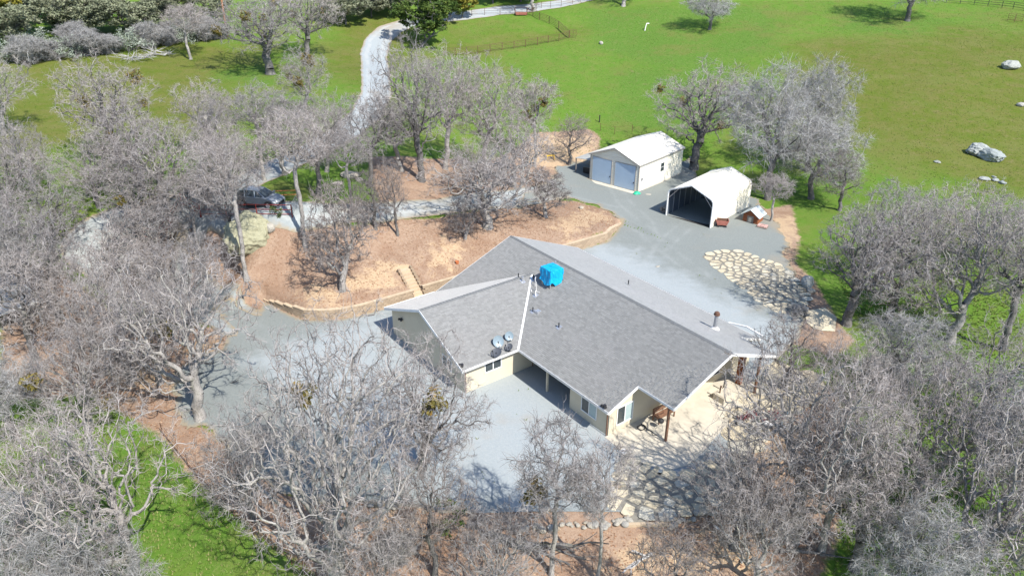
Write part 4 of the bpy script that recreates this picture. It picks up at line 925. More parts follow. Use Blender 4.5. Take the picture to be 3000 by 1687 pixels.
a0 = [(-.52,-.36,.3),(.52,-.36,.3),(.52,.36,.3),(-.52,.36,.3)]; a1 = [(-.72,-.48,.86),(.72,-.48,.86),(.72,.48,.86),(-.72,.48,.86)]; a2 = [(x*.94, y*.92, z) for x, y, z in a1]; a3 = [(-.5,-.34,.36),(.5,-.34,.36),(.5,.34,.36),(-.5,.34,.36)]
for ra, rb in ((a0, a1), (a1, a2)):
    for k in range(4): m.poly([ra[k], ra[(k+1) % 4], rb[(k+1) % 4], rb[k]])
m.poly(a0); m.build('tub', M['pinkmetal'], ca)
m = MB()
for k in range(4): m.poly([a2[k], a2[(k+1) % 4], a3[(k+1) % 4], a3[k]])
m.poly(a3); m.build('tub_lining', M['rust'], ca)
for x in (-.4, .4):
    for y in (-.3, .3): m = MB(); m.tube((x, y-.04, .14), (x, y+.04, .14), .14, 12); m.build('wheel', M['dark'], ca)
m = MB(); m.box(-.5, .5, -.26, -.2, .2, .3); m.box(-.5, .5, .2, .26, .2, .3); m.build('chassis', M['dark'], ca)
q = (28.57,78.85); pa = empty('paver_pallet', (*q, zf(*q)), R42+.15, 'low wooden pallet loaded with loose pink pavers', 'pallet')
for k in range(5): m = MB(); m.box(-.62, .62, -.5+k*.22, -.38+k*.22, .09, .12); m.build('slat', M['wood_grey'], pa)
for k in range(3): m = MB(); m.box(-.6+k*.55, -.5+k*.55, -.5, .5, 0, .09); m.build('runner', M['wood_grey'], pa)
rng = random.Random(2)
for k in range(12):
    i, j = k % 3, (k//3) % 2; lv = k//6; m = MB(); x = -.36+i*.36; y = -.22+j*.42; t = rng.uniform(-.1, .1)
    m.box(-.16, .16, -.19, .19, 0, .07); m.build('paver', M['pinkpaver'], pa, loc=(x+rng.uniform(-.03, .03), y, .125+lv*.075), rz=t)
q = (15.72,89.38); gt = empty('green_bag', (*q, zf(*q)), 0, 'crumpled bright green bag at the workshop slab corner', 'bag')
m = MB(); rng = random.Random(9); m.lathe([(.42, 0), (.48, .12), (.36, .26), (.2, .36), (.05, .33)], 11)
m.v = [(x*(1+rng.uniform(-.2, .25)), y*(1+rng.uniform(-.2, .2))*.8, max(0, z+rng.uniform(-.05, .05))) for x, y, z in m.v]; m.build('bag', M['green'], gt)
from mathutils import noise as mnoise
def rock_mesh(seed, sub=2, rough=.22, flat=.75, mat='rock'):
    rng = np.random.default_rng(seed); b = bmesh.new(); bmesh.ops.create_icosphere(b, subdivisions=sub, radius=1)
    pl = rng.normal(size=(9, 3)); pl /= np.linalg.norm(pl, axis=1, keepdims=True); dd = rng.uniform(.62, .95, 9)
    for v in b.verts:
        p = np.array(v.co)
        for n_, d_ in zip(pl, dd):
            e = p@n_-d_
            if e > 0: p = p-n_*e*.85
        q_ = Vector(p)+Vector((seed*3.1, seed*1.7, 0)); k_ = 1+rough*(.55*mnoise.noise(q_*1.3)+.42*mnoise.noise(q_*3.1)+.28*mnoise.noise(q_*6.5)); p = p*k_; v.co = Vector(p*[1, 1, flat])
    me = bpy.data.meshes.new('rock'); b.to_mesh(me); b.free(); me.materials.append(M[mat]); return me
RK = [rock_mesh(s) for s in range(6)]
def rock(x, y, sx, sy, sz, label, name='rock', group=None, cat='rock', me=None, sink=.25, rz=None, parent=None):
    rng = random.Random(int(x*91+y*37)); o = link(name, me or rng.choice(RK), parent)
    o.location = (x, y, zf(x, y)+sz*(.75-sink*1.5)); o.scale = (sx, sy, sz); o.rotation_euler = (0, 0, rng.uniform(0, 6.3) if rz is None else rz)
    if label: tag(o, label, cat, group)
    return o
B1 = rock_mesh(41, 4, .32, .8, 'boulder'); B2 = rock_mesh(42, 5, .36, .9, 'lichen'); B3 = rock_mesh(45, 4, .2, .85, 'boulder')
for p_, s_, l_ in [((17.18,89.32), (.45,.3,.12), 'flat pale stone lying by the workshop side door'), ((8.17,82.89), (.35,.3,.3), 'white rock on top of the dirt bank behind the retaining wall'), ((14.94,68.88), (.3,.2,.1), 'small white stone on the gravel near the flagstones'),
    ((63.33,98.99), (1.5,1.25,1.25), 'left and rounder of the two big pale boulders in the meadow'), ((64.26,97.38), (2.0,1.35,1.15), 'right and longer of the two big pale boulders in the meadow'), ((85.29,130.43), (1.9,1.2,1.05), 'single pale boulder high in the right hand meadow'),
    ((56.68,96.06), (.5,.35,.2), 'flat pinkish rock alone in the grass left of the twin boulders'), ((59.92,90.32), (.75,.5,.28), 'widest flat rock of the cluster below the twin boulders'), ((61.00,89.84), (.45,.4,.25), 'middle rock of the cluster below the twin boulders'), ((61.38,89.02), (.55,.4,.25), 'right rock of the cluster below the twin boulders'), ((61.39,90.99), (.4,.2,.15), 'small upper rock of the cluster below the twin boulders'),
    ((77.99,114.46), (.7,.5,.5), 'white rock in the grass at the right picture edge'), ((-17.97,78.69), (1.3,.8,.6), 'pale rock outcrop in the bright green patch by the road'), ((-18.75,76.11), (.6,.5,.35), 'smaller pale rock below the outcrop in the green patch'), ((-16.72,77.82), (.5,.4,.3), 'small grey rock right of the outcrop in the green patch'),
    ((-26.73,65.19), (.6,.45,.35), 'small pale rock on the bank below the lichened boulder'), ((-25.73,64.04), (.45,.4,.3), 'smallest pale rock on the bank below the lichened boulder'), ((-22.91,65.14), (.5,.5,.7), 'upright bluish rock right of the lichened boulder'), ((17.54,153.98), (.5,.35,.55), 'small grey rock standing alone in the bright meadow'),
    ((36.97,67.53), (.5,.4,.3), 'tan rock in the grass beneath the right hand oaks')]:
    me = B1 if 'boulder' in l_ and 'lichened' not in l_ else None
    rock(*p_, *s_, l_, 'boulder' if me else 'rock', cat='boulder' if me else 'rock', me=me, group='twin boulders' if 'two big' in l_ else None)
rock(*(-24.91,64.72), 2.3, 2.0, 2.4, 'huge yellow green lichened boulder on the bank below the parked car', 'boulder', cat='boulder', me=B2, sink=.3)
rock(*(-26.87,66.22), 1.1, 1.0, 1.2, 'brown shaded boulder against the left side of the lichened boulder', 'boulder', cat='boulder', me=rock_mesh(47, 2, .25, .9, 'lichen'), sink=.3)
rock(*(28.70,64.56), .8, .65, .85, 'round grey boulder standing at the end of the upper flagstones', 'boulder', cat='boulder', me=B3, sink=.15)
rock(*(28.70,63.47), .45, .4, .35, 'tan rock at the foot of the round boulder by the flagstones')

# ------------------------------------------------------------------ retaining walls and steps
def block_wall(name, line, label):
    t = empty(name, (line[0][0], line[0][1], 0), 0, label, 'retaining wall'); ox, oy = line[0][:2]
    rng = random.Random(len(line)); meshes = []
    for k in range(5):
        m = MB(); d = .012*k; m.hexa([(0, -.0, 0), (.445, 0, 0), (.445, .26, 0), (0, .26, 0), (.012, -.0+.012, .19), (.433, .012, .19), (.433, .26, .19), (.012, .26, .19)]); meshes.append(m.mesh('block', M['block']))
    m = MB(); m.box(0, .445, -.03, .31, 0, .075); capm = m.mesh('cap', M['cap'])
    pts = [(a[0], a[1], a[2]) for a in line]; seg = [math.hypot(b[0]-a[0], b[1]-a[1]) for a, b in zip(pts[:-1], pts[1:])]; tot = sum(seg)
    def at_(s):
        for a, b, l in zip(pts[:-1], pts[1:], seg):
            if s <= l: f = s/l; return a[0]+(b[0]-a[0])*f, a[1]+(b[1]-a[1])*f, a[2]+(b[2]-a[2])*f, math.atan2(b[1]-a[1], b[0]-a[0])
            s -= l
        return (*pts[-1], math.atan2(pts[-1][1]-pts[-2][1], pts[-1][0]-pts[-2][0]))
    for c in range(6):
        s = .225*(c % 2)
        while s < tot-.2:
            x, y, hh, an = at_(s); x2, y2, h2, _ = at_(min(s+.45, tot)); an = math.atan2(y2-y, x2-x); hm_ = (hh+h2)/2
            if c*.2+.1 < hm_: 
                o = link('block', rng.choice(meshes), t, (x-ox+rng.uniform(-.006, .006), y-oy, c*.2-.02), an); 
            s += .452
    s = 0
    while s < tot-.2:
        x, y, hh, an = at_(s); x2, y2, h2, _ = at_(min(s+.45, tot)); an = math.atan2(y2-y, x2-x); zc_ = math.ceil(((hh+h2)/2-.1)/.2)*.2-.02
        link('cap', capm, t, (x-ox, y-oy, max(zc_, 0)), an); s += .452
    return t
block_wall('retaining_wall', WL, 'tan block retaining wall curving left of the garden steps')
block_wall('retaining_wall', WR, 'tan block retaining wall running behind the house right of the steps')
st = empty('garden_steps', hw(-3.9, 7.76, 0), PHI, 'tan block steps climbing the bank between the two retaining walls', 'steps')
ns = 9
for k in range(ns):
    m = MB(); x1 = -k*.29; m.box(x1-.60, x1, -.52, .52, k*.22-.25, (k+1)*.22); m.build('tread', M['cap'], st)
for sy in (-1, 1):
    for k in range(ns):
        m = MB(); x1 = -k*.29; y0, y1 = (.53, .76) if sy > 0 else (-.76, -.53); m.box(x1-.29, x1, y0, y1, k*.22-.4, (k+1)*.22+.26); m.build('side_block', M['block'], st)

# ------------------------------------------------------------------ flagstones
def voronoi_stones(poly, n, seed, shrink, jit=.45, relax=1):
    rng = np.random.default_rng(seed); xs = [p[0] for p in poly]; ys = [p[1] for p in poly]; pts = []
    A = abs(sum(poly[i][0]*poly[(i+1) % len(poly)][1]-poly[(i+1) % len(poly)][0]*poly[i][1] for i in range(len(poly))))/2; md = math.sqrt(A/n)*.72; tries = 0
    while len(pts) < n and tries < 20000:
        tries += 1; q = np.array([rng.uniform(min(xs), max(xs)), rng.uniform(min(ys), max(ys))])
        if sdf(poly, q[:1], q[1:])[0] < -md*.3 and all((q[0]-r[0])**2+(q[1]-r[1])**2 > md*md*rng.uniform(.35, 2.0) for r in pts): pts.append(q)
    out = []
    for i, p in enumerate(pts):
        big = md*1.25; cell = [np.array([p[0]+big*math.cos(a), p[1]+big*math.sin(a)]) for a in np.arange(10)*.628+rng.uniform(0, .6)]
        for j, q in enumerate(pts):
            if j == i or (q[0]-p[0])**2+(q[1]-p[1])**2 > (3*md)**2: continue
            n_ = q-p; ln = np.hypot(*n_); n_ = n_/ln; c = (p+q)/2@n_-shrink*rng.uniform(.6, 1.5)/2; new = []
            for a, b in zip(cell, cell[1:]+cell[:1]):
                da, db = a@n_-c, b@n_-c
                if da <= 0: new.append(a)
                if (da < 0) != (db < 0): t = da/(da-db); new.append(a+(b-a)*t)
            cell = new
            if len(cell) < 3: break
        if len(cell) >= 3: out.append((p, [c+rng.normal(size=2)*.018 for c in cell]))
    return out
def patio(name, poly, n, seed, shrink, z_off=.05, th=.035):
    base = drape(name, lambda x, y: sdf(poly, x, y)+.5*wob(x, y), (min(p[0] for p in poly)-1, max(p[0] for p in poly)+1), (min(p[1] for p in poly)-1, max(p[1] for p in poly)+1), .3, z_off, M['grout'])
    for p, c in voronoi_stones(poly, n, seed, shrink):
        z = max(zf(*p), max(zf(*q) for q in c)); m = MB(); cc = [(a[0]-p[0], a[1]-p[1]) for a in c]; k = len(cc)
        m.v = [(x, y, 0) for x, y in cc]+[(x*.985, y*.985, th) for x, y in cc]; m.f = [tuple(range(k, 2*k))]+[(i, (i+1) % k, k+(i+1) % k, k+i) for i in range(k)]
        link('flagstone', m.mesh('flagstone', M['flag']), base, (p[0], p[1], z+z_off-.005))
FP1 = [(20.06,71.19),(21.70,72.45),(23.92,72.83),(25.14,71.87),(26.40,70.46),(27.48,69.27),(28.06,67.29),(28.16,64.68),(28.05,62.18),(26.98,59.71),(25.27,58.95),(24.02,59.54),(23.32,60.84),(22.64,63.00),(21.95,65.38),(21.05,68.09)]
FP2 = [(7.84,39.47),(9.18,37.89),(10.59,37.13),(12.21,37.52),(13.48,38.50),(15.21,39.11),(15.28,37.48),(13.47,35.39),(11.48,34.21),(9.41,33.46),(7.25,33.41),(6.17,34.42),(6.67,37.49)]
FP3 = [(15.75,39.12),(14.85,40.78),(15.42,43.01),(17.66,45.95),(20.31,49.75),(21.63,50.93),(24.01,48.65),(22.62,45.62),(20.29,43.99),(18.26,43.03),(16.52,39.94)]
FP4 = [(19.86,50.92),(21.83,51.53),(22.65,49.20),(22.62,46.50),(20.05,45.96),(19.49,48.07)]
patio('upper_flagstone_patio', FP1, 135, 5, .24); patio('lower_flagstone_patio', FP2, 46, 6, .26); patio('side_flagstone_path', FP3, 40, 9, .22)
FP5 = [(26.66,59.33),(28.89,60.36),(29.37,58.71),(28.21,56.19),(26.40,56.09),(26.08,57.35)]
drape('stone_landing', lambda x, y: sdf(FP5, x, y), (min(p[0] for p in FP5)-1, max(p[0] for p in FP5)+1), (min(p[1] for p in FP5)-1, max(p[1] for p in FP5)+1), .25, .07, M['flag'])
# rock edging along the gravel yard
def stone_row(name, pts, n, label, seed, s0=.22, s1=.5, loose=.25):
    t = empty(name, (pts[0][0], pts[0][1], 0), 0, label, 'stone edging'); rng = random.Random(seed)
    for k in range(n):
        f = k/(n-1)*(len(pts)-1); i = min(int(f), len(pts)-2); f -= i; x = pts[i][0]+(pts[i+1][0]-pts[i][0])*f+rng.uniform(-loose, loose); y = pts[i][1]+(pts[i+1][1]-pts[i][1])*f+rng.uniform(-loose, loose); s_ = rng.uniform(s0, s1)
        o = link('stone', rng.choice(RK), t); o.location = (x-pts[0][0], y-pts[0][1], zf(x, y)+s_*.35); o.scale = (s_*rng.uniform(.8, 1.3), s_*rng.uniform(.7, 1), s_*rng.uniform(.6, .9)); o.rotation_euler = (rng.uniform(-.3, .3), rng.uniform(-.3, .3), rng.uniform(0, 6))
    return t
stone_row('stone_edging', [(0.82,32.76),(2.70,32.83),(4.60,33.05),(6.52,33.23),(7.03,33.53)], 34, 'row of white and tan stones edging the gravel yard in front', 3, .14, .30)
stone_row('stone_edging', [(9.60,33.15),(10.64,33.63),(12.19,34.13),(13.84,34.84)], 22, 'row of tan stones edging the lower flagstones on the right', 4, .15, .30)
stone_row('stone_edging', [(7.78,39.39),(7.15,38.26),(6.65,36.73),(6.40,35.29)], 9, 'short row of pale stones left of the lower flagstones', 5, .18, .33, .15)
stone_row('stone_edging', [(-9.92,34.73),(-8.42,34.51),(-6.68,34.21),(-5.21,34.12)], 14, 'scattered brown stones edging the gravel below the giant oak', 8, .14, .3)
cb = empty('block_edging', (*(7.21,33.09), 0), 0, 'line of grey concrete blocks closing the flagstones at the front', 'block edging')
a, b = (7.10,33.09), (9.61,33.20)
for k in range(9):
    f = k/8; x = a[0]+(b[0]-a[0])*f; y = a[1]+(b[1]-a[1])*f; m = MB(); m.box(-.19, .19, -.1, .1, 0, .2); m.build('block', M['cap'], cb, loc=(x-cb.location.x, y-cb.location.y, zf(x, y)-.02), rz=math.atan2(b[1]-a[1], b[0]-a[0])+.04*math.sin(k*3))
# rock garden with succulents
q = (17.81,42.94); rg = empty('rock_garden', (*q, 0), 0, 'heaped rock garden with maroon plants beside the porch slab', 'rock garden'); rng = random.Random(12)
for k in range(64):
    r_ = rng.uniform(0, 1)**.6*1.9; t = rng.uniform(0, 6.28); x, y = q[0]+r_*math.cos(t)*1.35, q[1]+r_*math.sin(t)*.8; s_ = rng.uniform(.10, .32)
    o = link('stone', rng.choice(RK), rg); o.location = (x-q[0], y-q[1], zf(x, y)+max(0, .55-.3*r_)+s_*.2); o.scale = (s_, s_*rng.uniform(.7, 1), s_*.8); o.rotation_euler = (rng.uniform(-.5, .5), rng.uniform(-.5, .5), rng.uniform(0, 6))
for k in range(5):
    rr = np.random.default_rng(k); V_, Q_, t_ = leaf_cloud(rr, rr.normal(size=(6, 3))*[.22, .2, .1], .3, 24, (.05, .12)); x, y = (-1.1+.5*k, .3*math.sin(k*2))
    link('plant', np_mesh('plant', V_, Q_, mat=M['redplant'], tone=t_), rg, (x, y, zf(q[0]+x, q[1]+y)+.5))
q = (18.38,42.03); be = empty('white_bench', (*q, zf(*q)), -.55, 'low white stone bench beside the rock garden', 'bench')
m = MB(); m.box(-.75, .75, -.2, .2, .40, .48); m.build('seat', M['pvc'], be)
for x in (-.5, .5): m = MB(); m.box(x-.07, x+.07, -.16, .16, 0, .40); m.build('leg', M['pvc'], be)
q = (19.46,43.04); bt = empty('folded_patio_umbrella', (*q, zf(*q)+.15), .95, 'folded blue grey cloth umbrella lying beside the white bench', 'umbrella')
m = MB()
for k in range(8): t = k*.785; m.poly([(-.9, .03*math.cos(t), .03*math.sin(t)), (.7, .26*math.cos(t), .13+.2*math.sin(t)), (.75, .12*math.cos(t+.39), .1+.1*math.sin(t+.39)), (-.85, .03*math.cos(t+.39), .03*math.sin(t+.39))])
m.build('canopy', M['bluegrey'], bt); m = MB(); m.tube((-1.05, 0, 0), (1.35, 0, .1), .025, 7); m.build('pole', M['pvc'], bt)
q = (20.32,42.36); o = MB().box(-.42, .42, -.32, .32, 0, .14).build('square_slab', M['flag'], None, loc=(*q, zf(*q)), rz=.3); tag(o, 'loose square tan slab lying right of the rock garden', 'slab')
q = (7.52,39.47); o = MB().box(-.25, .25, -.22, .22, 0, .16).build('square_block', M['trim'], None, loc=(*q, zf(*q)+.03), rz=.5); tag(o, 'small white square block at the corner of the porch slab', 'block')
a, b = (12.08,33.02), (13.37,32.09); m = MB(); m.tube((a[0], a[1], zf(*a)+.35), (b[0], b[1], zf(*b)+.12), .06, 8); tag(m.build('white_pipe', M['pvc']), 'long white plastic pipe leaning under the front right oaks', 'pipe')
a, b = (-12.51,33.19), (-12.25,33.31); m = MB(); m.tube((a[0], a[1], zf(*a)+.1), (b[0], b[1], zf(*b)+.1), .1, 8); tag(m.build('white_bottle', M['pvc']), 'small white plastic bottle on the dirt under the giant oak', 'bottle')
q = (5.33,101.08); yl = empty('yellow_sawhorse', (*q, zf(*q)), .3, 'yellow sawhorse on the orange cut bank behind the oaks', 'sawhorse')
m = MB(); m.bar((-.6, 0, .6), (.6, 0, .6), .14, .12); m.build('beam', M['yellow'], yl)
for x in (-.5, .5):
    for y in (-.3, .3): m = MB(); m.bar((x, y, 0), (x, y*.2, .58), .06, .06); m.build('leg', M['yellow'], yl)
q = (-5.40,66.11); o = MB().lathe([(.16, 0), (.2, .28), (.17, .28), (.14, .05)], 12).build('orange_bucket', M['orangeleaf'], None, loc=(*q, zf(*q)-.02)); tag(o, 'tiny orange red bucket on the bank beside the roof edge', 'bucket')

# ------------------------------------------------------------------ parked car
q0, q1 = (-27.06,68.25), (-22.28,67.01); cang = math.atan2(q1[1]-q0[1], q1[0]-q0[0]); cm_ = ((q0[0]+q1[0])/2, (q0[1]+q1[1])/2+.9)
car = empty('parked_car', (*cm_, zf(*cm_)+.05), cang, 'silver grey crossover parked behind the red pipe fence', 'car')
prof = [(-2.32,.42,.80),(-2.36,.75,.88),(-2.28,1.02,.90),(-1.5,1.06,.92),(-.4,1.04,.93),(.75,1.04,.93),(1.5,.98,.91),(2.05,.86,.86),(2.34,.68,.78),(2.36,.45,.74),(2.2,.28,.74),(-2.2,.30,.76)]
m = MB(); n = len(prof)
for (x, z, hw_) in prof: m.v.append((x, -hw_, z))
for (x, z, hw_) in prof: m.v.append((x, hw_, z))
for (x, z, hw_) in prof: m.v.append((x, -hw_*.86, z+(.03 if z > .8 else 0)))
for (x, z, hw_) in prof: m.v.append((x, hw_*.86, z+(.03 if z > .8 else 0)))
for k in range(n):
    j = (k+1) % n; m.f.append((k, j, 2*n+j, 2*n+k)); m.f.append((n+k, 3*n+k, 3*n+j, n+j)); m.f.append((2*n+k, 2*n+j, 3*n+j, 3*n+k))
m.f.append(tuple(range(n))); m.f.append(tuple(range(2*n-1, n-1, -1))); m.build('body', M['carpaint'], car, smooth=False)
cab = [(-2.1,1.05,.84),(-1.72,1.52,.66),(-1.2,1.66,.62),(.0,1.66,.62),(.35,1.58,.64),(1.12,1.06,.82)]
m = MB(); n = len(cab)
m.v = [(x, -y, z) for x, z, y in cab]+[(x, y, z) for x, z, y in cab]; m.f = [(k, k+1, n+k+1, n+k) for k in range(1, 4)]
m.v = [(x, y, z+.01) for x, y, z in m.v]; m.build('roof', M['carpaint'], car)
def glassq(name, pts): mm = MB(); mm.poly(pts); mm.build(name, M['glass'], car)
for sg in (-1, 1):
    glassq('side_window', [(x, sg*(y+.004), z) for x, z, y in cab])
    mm = MB()
    for xx, zz0 in ((-1.05, 0), (.05, 0)): mm.bar((xx, sg*.845, 1.05), (xx-.08, sg*.645, 1.62), .07, .03)
    for (x0, z0, y0), (x1, z1, y1) in zip(cab[:-1], cab[1:]): mm.bar((x0, sg*(y0+.01), z0), (x1, sg*(y1+.01), z1), .05, .05)
    mm.build('pillar', M['carpaint'], car)
    mm = MB(); mm.box(.95, 1.15, sg*.93-.0 if sg > 0 else -1.10, 1.10 if sg > 0 else -.93, 1.05, 1.2); mm.build('mirror', M['carpaint'], car)
    for xw in (-1.42, 1.42):
        w0 = MB(); w0.tube((xw, sg*.70, .34), (xw, sg*.935, .34), .345, 18); wh = w0.build('wheel', M['tyre'], car); r0 = MB(); r0.tube((xw, sg*.936, .34), (xw, sg*.95, .34), .22, 14); r0.build('rim', M['metal'], wh)
        a0_ = MB(); a0_.tube((xw, sg*.80, .36), (xw, sg*.928, .36), .42, 18); a0_.build('wheel_arch', M['dark'], car)
    hl = MB(); hl.hexa([(2.02, sg*.55, .70), (2.36, sg*.55, .60), (2.24, sg*.82, .60), (1.9, sg*.88, .72), (2.0, sg*.55, .88), (2.3, sg*.55, .76), (2.2, sg*.82, .76), (1.85, sg*.89, .90)]); hl.build('headlight', M['trim'], car)
    tl = MB(); tl.box(-2.39, -2.2, min(sg*.55, sg*.9), max(sg*.55, sg*.9), .78, 1.0); tl.build('tail_light', M['redpipe'], car)
glassq('windscreen', [(.36, -.63, 1.575), (1.13, -.80, 1.07), (1.13, .80, 1.07), (.36, .63, 1.575)]); glassq('rear_window', [(-1.73, -.65, 1.525), (-2.11, -.82, 1.06), (-2.11, .82, 1.06), (-1.73, .65, 1.525)])
mm = MB(); mm.box(2.32, 2.385, -.5, .5, .42, .62); mm.build('grille', M['dark'], car)
mm = MB(); mm.box(-2.2, 2.2, -.90, .90, .22, .34); mm.build('sill', M['dark'], car)

# ------------------------------------------------------------------ fences
def fence(name, pts, label, hgt, rails, rp, rr, mat, n_between=1, group=None, cat='fence', skip_last=False):
    """pts: corner points; posts at every division, each rail run is a part"""
    x0, y0 = pts[0]; t = empty(name, (x0, y0, 0), 0, label, cat, group); pp = []
    for a, b, n in zip(pts[:-1], pts[1:], n_between if isinstance(n_between, list) else [n_between]*(len(pts)-1)):
        for k in range(n): pp.append((a[0]+(b[0]-a[0])*k/n, a[1]+(b[1]-a[1])*k/n))
    pp.append(pts[-1]); z = [zf(*p) for p in pp]
    for (x, y), zz in zip(pp, z):
        m = MB(); m.tube((0, 0, -.2), (0, 0, hgt+.02), rp, 7); m.build('post', mat, t, loc=(x-x0, y-y0, zz))
    for i in range(len(pp)-1):
        for r_ in rails:
            a = (pp[i][0]-x0, pp[i][1]-y0, z[i]+r_); b = (pp[i+1][0]-x0, pp[i+1][1]-y0, z[i+1]+r_); m = MB(); m.tube(a, b, rr, 6); m.build('rail', mat, t)
    return t
def gate(name, a, b, label, hgt, nb, mat):
    z0, z1 = zf(*a)+.15, zf(*b)+.15; t = empty(name, (a[0], a[1], 0), 0, label, 'gate'); d = (b[0]-a[0], b[1]-a[1])
    m = MB(); m.tube((0, 0, z0), (0, 0, z0+hgt), .03, 6); m.tube((*d, z1), (*d, z1+hgt), .03, 6); m.tube((d[0]*.5, d[1]*.5, (z0+z1)/2), (d[0]*.5, d[1]*.5, (z0+z1)/2+hgt), .025, 6); m.build('frame', mat, t)
    for k in range(nb): m = MB(); zz = hgt*k/(nb-1); m.tube((0, 0, z0+zz), (*d, z1+zz), .024, 6); m.build('bar', mat, t)
    return t
fence('pipe_fence', [(-30.52,68.12),(-27.80,67.61),(-24.43,66.51),(-21.07,66.50)], 'red pipe fence of three rails in front of the parked car', 1.3, (.35,.8,1.28), .05, .035, M['redpipe'], [1,1,1])
fence('pipe_fence', [(-36.89,68.40),(-34.10,68.77),(-30.59,68.12)], 'red pipe fence continuing left along the driveway edge behind branches', 1.3, (.35,.8,1.28), .05, .035, M['redpipe'], [2,2])
gate('pipe_gate', (-21.00,66.51), (-20.80,68.71), 'blue grey barred gate standing open at the end of the red fence', 1.25, 6, M['greypipe'])
fence('pipe_fence', [(-25.80,70.13),(-23.97,70.31),(-21.52,70.38)], 'orange rusty pipe rail beside the driveway behind the car', .9, (.45,.88), .045, .05, M['orange'], 1)
CR = [(40,925),(258,890),(480,855),(683,815),(885,785),(1078,725)]
fence('corral_fence', [(-13.07,144.76),(-6.75,147.66),(0.20,151.58),(2.50,152.90),(4.86,153.86),(7.03,154.81),(9.21,155.52),(11.38,157.36)], 'rusty pipe corral fence along the lower front side of the paddock', 1.45, (.3,.6,.9,1.2,1.43), .055, .03, M['rust'], [3,3,1,1,1,1,1])
fence('corral_fence', [(11.38,157.36),(9.54,163.38),(7.64,166.00),(5.66,168.07),(4.29,170.65),(2.98,171.27)], 'dark pipe corral fence climbing the right side of the paddock', 1.5, (.3,.6,.9,1.2,1.48), .06, .035, M['rust'], 1)
gate('corral_gate', (11.50,157.49), (12.78,157.49), 'small rusty six bar gate at the corner of the paddock', 1.5, 6, M['rust'])
fence('field_fence', [(-8.96,169.75),(-6.19,170.64),(-2.86,171.24),(0.34,171.16)], 'thin post fence along the back of the paddock below the road', 1.4, (.5,.95,1.38), .045, .025, M['rust'], [1,1,1])
fence('field_fence', [(2.94,171.27),(4.05,172.55),(5.18,174.55),(6.27,175.59),(8.33,175.92),(10.74,176.83),(13.31,178.24),(15.17,179.16),(18.33,180.02)], 'thin post fence following the right edge of the far road', 1.4, (.5,.95,1.38), .045, .025, M['rust'], 1)
q = (1.75,171.12); fd = empty('feed_trough', (*q, zf(*q)), .02, 'rust red feed trough with overhead frame at the paddock corner', 'trough')
m = MB(); m.hexa([(-1.15,-.4,.15),(1.15,-.4,.15),(1.15,.4,.15),(-1.15,.4,.15),(-1.25,-.55,.72),(1.25,-.55,.72),(1.25,.55,.72),(-1.25,.55,.72)]); m.build('trough', M['pinkmetal'], fd); m = MB(); m.box(-1.2,1.2,-.5,.5,.722,.74); m.build('feed', M['wood_grey'], fd)
for x in (-1.3, 1.3): m = MB(); m.tube((x, 0, 0), (x, 0, 1.7), .05, 7); m.build('post', M['rust'], fd)
m = MB(); m.tube((-1.3, 0, 1.68), (1.3, 0, 1.68), .04, 7); m.build('top_rail', M['rust'], fd)
fence('field_fence', [(95.83,175.36),(101.02,173.49),(105.43,170.49),(108.37,167.31),(113.33,163.79)], 'dark rail fence along the far lane at upper right', 1.4, (.5,.95,1.38), .06, .04, M['dark'], [2,2,2,2])
q = (102.45,160.16); pn = empty('wire_pen', (*q, zf(*q)), .2, 'small rusty wire pen in the meadow at upper right', 'pen')
for x in (-.9, .9):
    for y in (-.9, .9): m = MB(); m.tube((x, y, 0), (x, y, 1.5), .04, 6); m.build('post', M['rust'], pn)
for zz in (.3, .7, 1.1, 1.48):
    for a, b in (((-.9,-.9),(.9,-.9)), ((.9,-.9),(.9,.9)), ((.9,.9),(-.9,.9)), ((-.9,.9),(-.9,-.9))): m = MB(); m.tube((*a, zz), (*b, zz), .02, 5); m.build('rail', M['rust'], pn)
fence('wire_fence', [(-24.61,42.05),(-18.60,35.71),(-15.33,32.90),(-12.50,30.70),(-10.70,29.28)], 'thin rusty wire fence between the lower grass and the dirt', 1.1, (.4,.75,1.05), .028, .012, M['rust'], [2,2,2,2])
fence('wire_fence', [(10.25,110.74),(13.46,112.75),(15.56,111.77),(18.29,112.25)], 'sparse wire fence behind the workshop roof', 1.2, (.6,1.1), .035, .010, M['rust'], [1,1,1])
q = (13.63,115.90); o = MB().tube((0, 0, -.1), (0, 0, 1.15), .09, 8).build('fence_post', M['dark'], None, loc=(*q, zf(*q))); tag(o, 'short black post alone in the meadow behind the workshop', 'post')
q = (27.23,161.07); bp = empty('bent_white_post', (*q, zf(*q)), .4, 'leaning white post with bent top in the upper meadow', 'post')
m = MB(); m.tube((0, 0, 0), (.35, .1, 1.4), .09, 8); m.build('shaft', M['pvc'], bp); m = MB(); m.tube((.35, .1, 1.4), (.95, .1, 1.35), .10, 8); m.build('arm', M['pvc'], bp)
